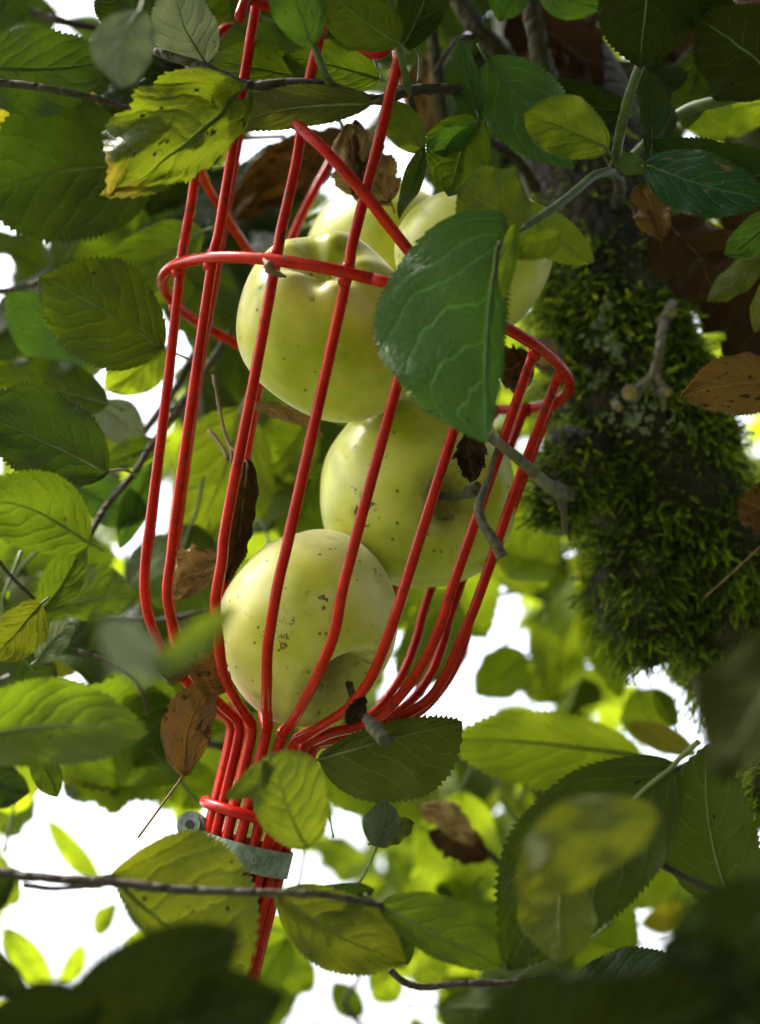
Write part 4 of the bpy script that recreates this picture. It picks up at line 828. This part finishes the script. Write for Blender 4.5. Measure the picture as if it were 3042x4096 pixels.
# ------------------------------------------------------------------ apples
def apple(u, v, d, rx, ry, stem, mat, label, seed, ribs=.03, stem_pts=None, dimple=.30):
    c = P(u, v, d); R = (rx + ry) / 2 * KP * d; r2 = np.random.default_rng(seed)
    nu, nv = 72, 48; ph = np.linspace(0.0, np.pi, nv)[:, None]; th = np.linspace(0, 2 * np.pi, nu, endpoint=False)[None]
    rho = np.sin(ph) * (1 + .05 * np.cos(ph)); low = np.clip((ph - 1.2) / 1.94, 0, 1) ** 1.3
    rho = rho * (1 + ribs * np.cos(5 * th + .6 * np.sin(th)) * low * 1.6 + .012 * np.cos(3 * th + 1) + .02 * np.cos(2 * th + seed))
    z = .95 * np.cos(ph) + 0 * th
    z = z - dimple * 1.35 * np.exp(-(rho / .30) ** 2) * (ph < 1.57) + dimple * 1.05 * np.exp(-(rho / .27) ** 2) * (ph >= 1.57)
    z = z - ribs * 1.2 * np.cos(5 * th) * low ** 3 * np.exp(-((rho - .36) / .22) ** 2)
    X, Y = rho * np.cos(th), rho * np.sin(th); V = np.stack([X, Y, z + 0 * th], -1).reshape(-1, 3)
    for k in range(6):
        dv = nrm(r2.normal(size=3)); V *= (1 + .038 * np.sin(V @ dv * r2.uniform(1.5, 3.5) + r2.uniform(0, 6)))[:, None]
    V *= R; i, j = np.meshgrid(np.arange(nv - 1), np.arange(nu), indexing='ij'); j2 = (j + 1) % nu
    F = np.stack([i * nu + j, (i + 1) * nu + j, (i + 1) * nu + j2, i * nu + j2], -1).reshape(-1, 4)
    Z = nrm(D(np.array(stem, float))); Xa = nrm(np.cross(Z, FWD + .1 * UP)); Ya = np.cross(Z, Xa); M = frame(Xa, Ya, Z, c)
    o = link('apple', mesh_of('apple', V, F, mat), None, M); o['label'] = label; o['category'] = 'apple'; o['group'] = 'pale green apples in and over the basket'
    Mi = M.inverted()
    if stem_pts: pts = [np.array(Mi @ Vector(P(*p))) for p in stem_pts]
    else: pts = [np.array([0, 0, .52 * R]), np.array([.03 * R, 0, .8 * R]), np.array([.12 * R, .03 * R, 1.12 * R])]
    Vs, Fs = tube(spline(pts, 6), [.0013, .0013, .0014, .0016, .0025, .0028], 9, noise=.1, seed=seed); s = link('stem', mesh_of('stem', Vs, Fs, M_STEM), o, None); s.matrix_local = Matrix()
    parts = []
    for k in range(5):
        an = k * 1.257 + .2; b0 = np.array([math.cos(an), math.sin(an), 0]); w = np.array([-math.sin(an), math.cos(an), 0])
        parts.append((np.array([b0 * .05 * R + w * .05 * R, b0 * .05 * R - w * .05 * R, b0 * .13 * R - [0, 0, .10 * R], b0 * .06 * R - [0, 0, .2 * R]]) - [0, 0, .60 * R], [[0, 1, 2], [0, 2, 3], [1, 3, 2]], 0))
    Vc, Fc, _ = join(parts); s = link('calyx', mesh_of('calyx', Vc, Fc, M_STEM), o, None); s.matrix_local = Matrix(); return o
apple(1216, 2487, .572, 402, 408, (.48, -.66, -.58), AM[0], 'pale yellow green apple at the bottom of the basket', 3, .035, [(1395, 2735, .560), (1420, 2800, .548), (1470, 2880, .532), (1545, 2965, .520)], .40)
apple(1634, 1962, .604, 412, 418, (.56, -.11, -.82), AM[1], 'yellow green apple with sooty specks in the middle of the basket', 5, .035, None, .36)
apple(1318, 1335, .578, 350, 392, (.05, -.68, .73), AM[1], 'ribbed apple with dark scab dots behind the hoop', 8, .055, None, .26)
apple(1545, 1035, .662, 312, 300, (.3, .6, .7), AM[2], 'smooth apple half hidden behind the ribbed apple and dead leaf', 11, .02)
apple(1900, 1052, .602, 312, 322, (.2, .5, .8), AM[2], 'apple at the basket rim beside the mossy limb, behind the big leaf', 13, .02)

# ------------------------------------------------------------------ dried leaves and bits: each a thing of its own
G = 'dead leaves caught in the basket and twigs'
def dead(b, tp, w, m, label, **kw):
    o, M = add_leaf(b, tp, w, m, name='dried_leaf', crumple=kw.pop('crumple', .22), ragged=kw.pop('ragged', .25), fold=kw.pop('fold', .25), wave=kw.pop('wave', .3), label=label, **kw)
    o['category'] = 'dead leaf'; o['group'] = G; return o
dead((1560, 800, .615), (1400, 500, .60), (130, 120), 'N', 'curled tan leaf lying over the top of the apples', under=True, curl=-.5)
dead((1420, 480, .605), (1420, 790, .60), (60, 70), 'B', 'small brown torn leaf behind the crown rod junction', nopet=True)
dead((1390, 560, .72), (925, 880, .72), (120, 110), 'B', 'long brown leaf hanging behind the upper tines', curl=.3)
dead((1700, 230, .70), (1690, 560, .70), (70, 80), 'N', 'tan shrivelled leaf behind the twig at top', under=True, nopet=True)
dead((2060, 60, .72), (2420, 330, .72), (170, 190), 'K', 'large dark brown leaf above the mossy limb', crumple=.1)
dead((2070, 250, .71), (2380, 420, .71), (150, 150), 'K', 'very dark leaf mass below the branch knot', crumple=.1)
dead((2000, 330, .68), (2130, 210, .68), (40, 40), 'N', 'thin tan leaf edge above the blue green leaf', nopet=True)
dead((2560, 740, .60), (2650, 970, .59), (90, 85), 'B', 'ochre brown leaf hanging under the leaf cluster', nopet=True, crumple=.08)
dead((2660, 880, .64), (2880, 1230, .64), (170, 170), 'K', 'red brown leaf behind the scorched green leaf', crumple=.08)
dead((3080, 950, .72), (2820, 1330, .72), (210, 190), 'K', 'broad red brown leaf at the right edge', crumple=.08)
dead((3080, 1260, .69), (2920, 1500, .69), (110, 110), 'K', 'dark brown leaf just above the smooth ochre leaf', crumple=.08)
dead((3180, 1540, .52), (2720, 1590, .52), (120, 135), 'B', 'smooth ochre leaf reaching in from the right edge', crumple=.03, ragged=.08, wave=.1, fold=.05)
dead((3150, 2080, .60), (2950, 2000, .60), (110, 150), 'B', 'brown leaf with an orange stalk at the right edge of the moss', crumple=.05, pet=(2825, 2385, .62))
dead((990, 1850, .575), (905, 2330, .578), (60, 75), 'K', 'long dark curled leaf with a pale rim running up inside the left tines', curl=.7, pet=(925, 1790, .58))
dead((890, 2240, .575), (650, 2370, .562), (90, 105), 'N', 'folded tan leaf wedged behind the left tines', curl=.3, nopet=True)
dead((1020, 1625, .59), (1290, 1745, .60), (35, 40), 'N', 'narrow tan leaf below the ribbed apple', nopet=True)
dead((905, 2760, .548), (740, 2590, .540), (85, 75), 'B', 'triangular brown leaf at the shoulder of the tines', nopet=True, crumple=.06, wave=.1)
dead((745, 2700, .535), (630, 2650, .53), (50, 40), 'K', 'small dark leaf bit on the outer bend of the tines', nopet=True)
dead((737, 3095, .55), (850, 2700, .55), (115, 95), 'B', 'brown hanging leaf with a long stalk left of the red neck', pet=(552, 3352, .545), crumple=.06, wave=.12, ragged=.1, fold=.1)
dead((640, 2900, .70), (700, 2680, .70), (85, 80), 'O', 'spotted olive leaf behind the hanging brown leaf', crumple=.06)
dead((1880, 1700, .525), (1890, 1930, .535), (75, 60), 'K', 'dark leaf scrap poking out under the big leaf', nopet=True, curl=.3)
dead((1460, 2790, .515), (1390, 2900, .515), (40, 35), 'K', 'crumpled leaf scrap on the tines under the lowest apple', nopet=True, crumple=.35)
dead((2130, 1450, .61), (1990, 1480, .61), (110, 90), 'B', 'brown leaf behind the rim at the right', nopet=True)
dead((1690, 3230, .72), (1900, 3370, .72), (60, 70), 'N', 'frayed brown leaf below the bright leaves', crumple=.25)
dead((1720, 3330, .74), (1950, 3440, .74), (70, 80), 'K', 'dark brown leaf under the frayed leaf')
o = tube_obj('dead_twig', [P(852, 1500, .60), (P(880, 1640, .59)), P(900, 1730, .585), P(925, 1800, .58), P(930, 1850, .578)], [.0006, .0006, .0007, .0008], M_PETB, None, 5, 7, noise=.15); o['label'] = 'thin dead forked twig inside the left tines'; o['category'] = 'twig'
f = tube_obj('fork', [P(838, 1722, .59), P(880, 1775, .585), P(915, 1840, .58)], [.0009, .0008, .0008], M_PETB, None, 5, 7, noise=.15); f.parent = o; f.matrix_parent_inverse = o.matrix_basis.inverted()
o = tube_obj('dried_bud', [P(1055, 1035, .519), P(1078, 1068, .517), P(1100, 1090, .517), P(1145, 1105, .517)], [.0005, .0017, .0012, .0004], M_PETB, None, 5, 8, noise=.3); o['label'] = 'tiny dried flower bud stuck on the hoop'; o['category'] = 'bud'
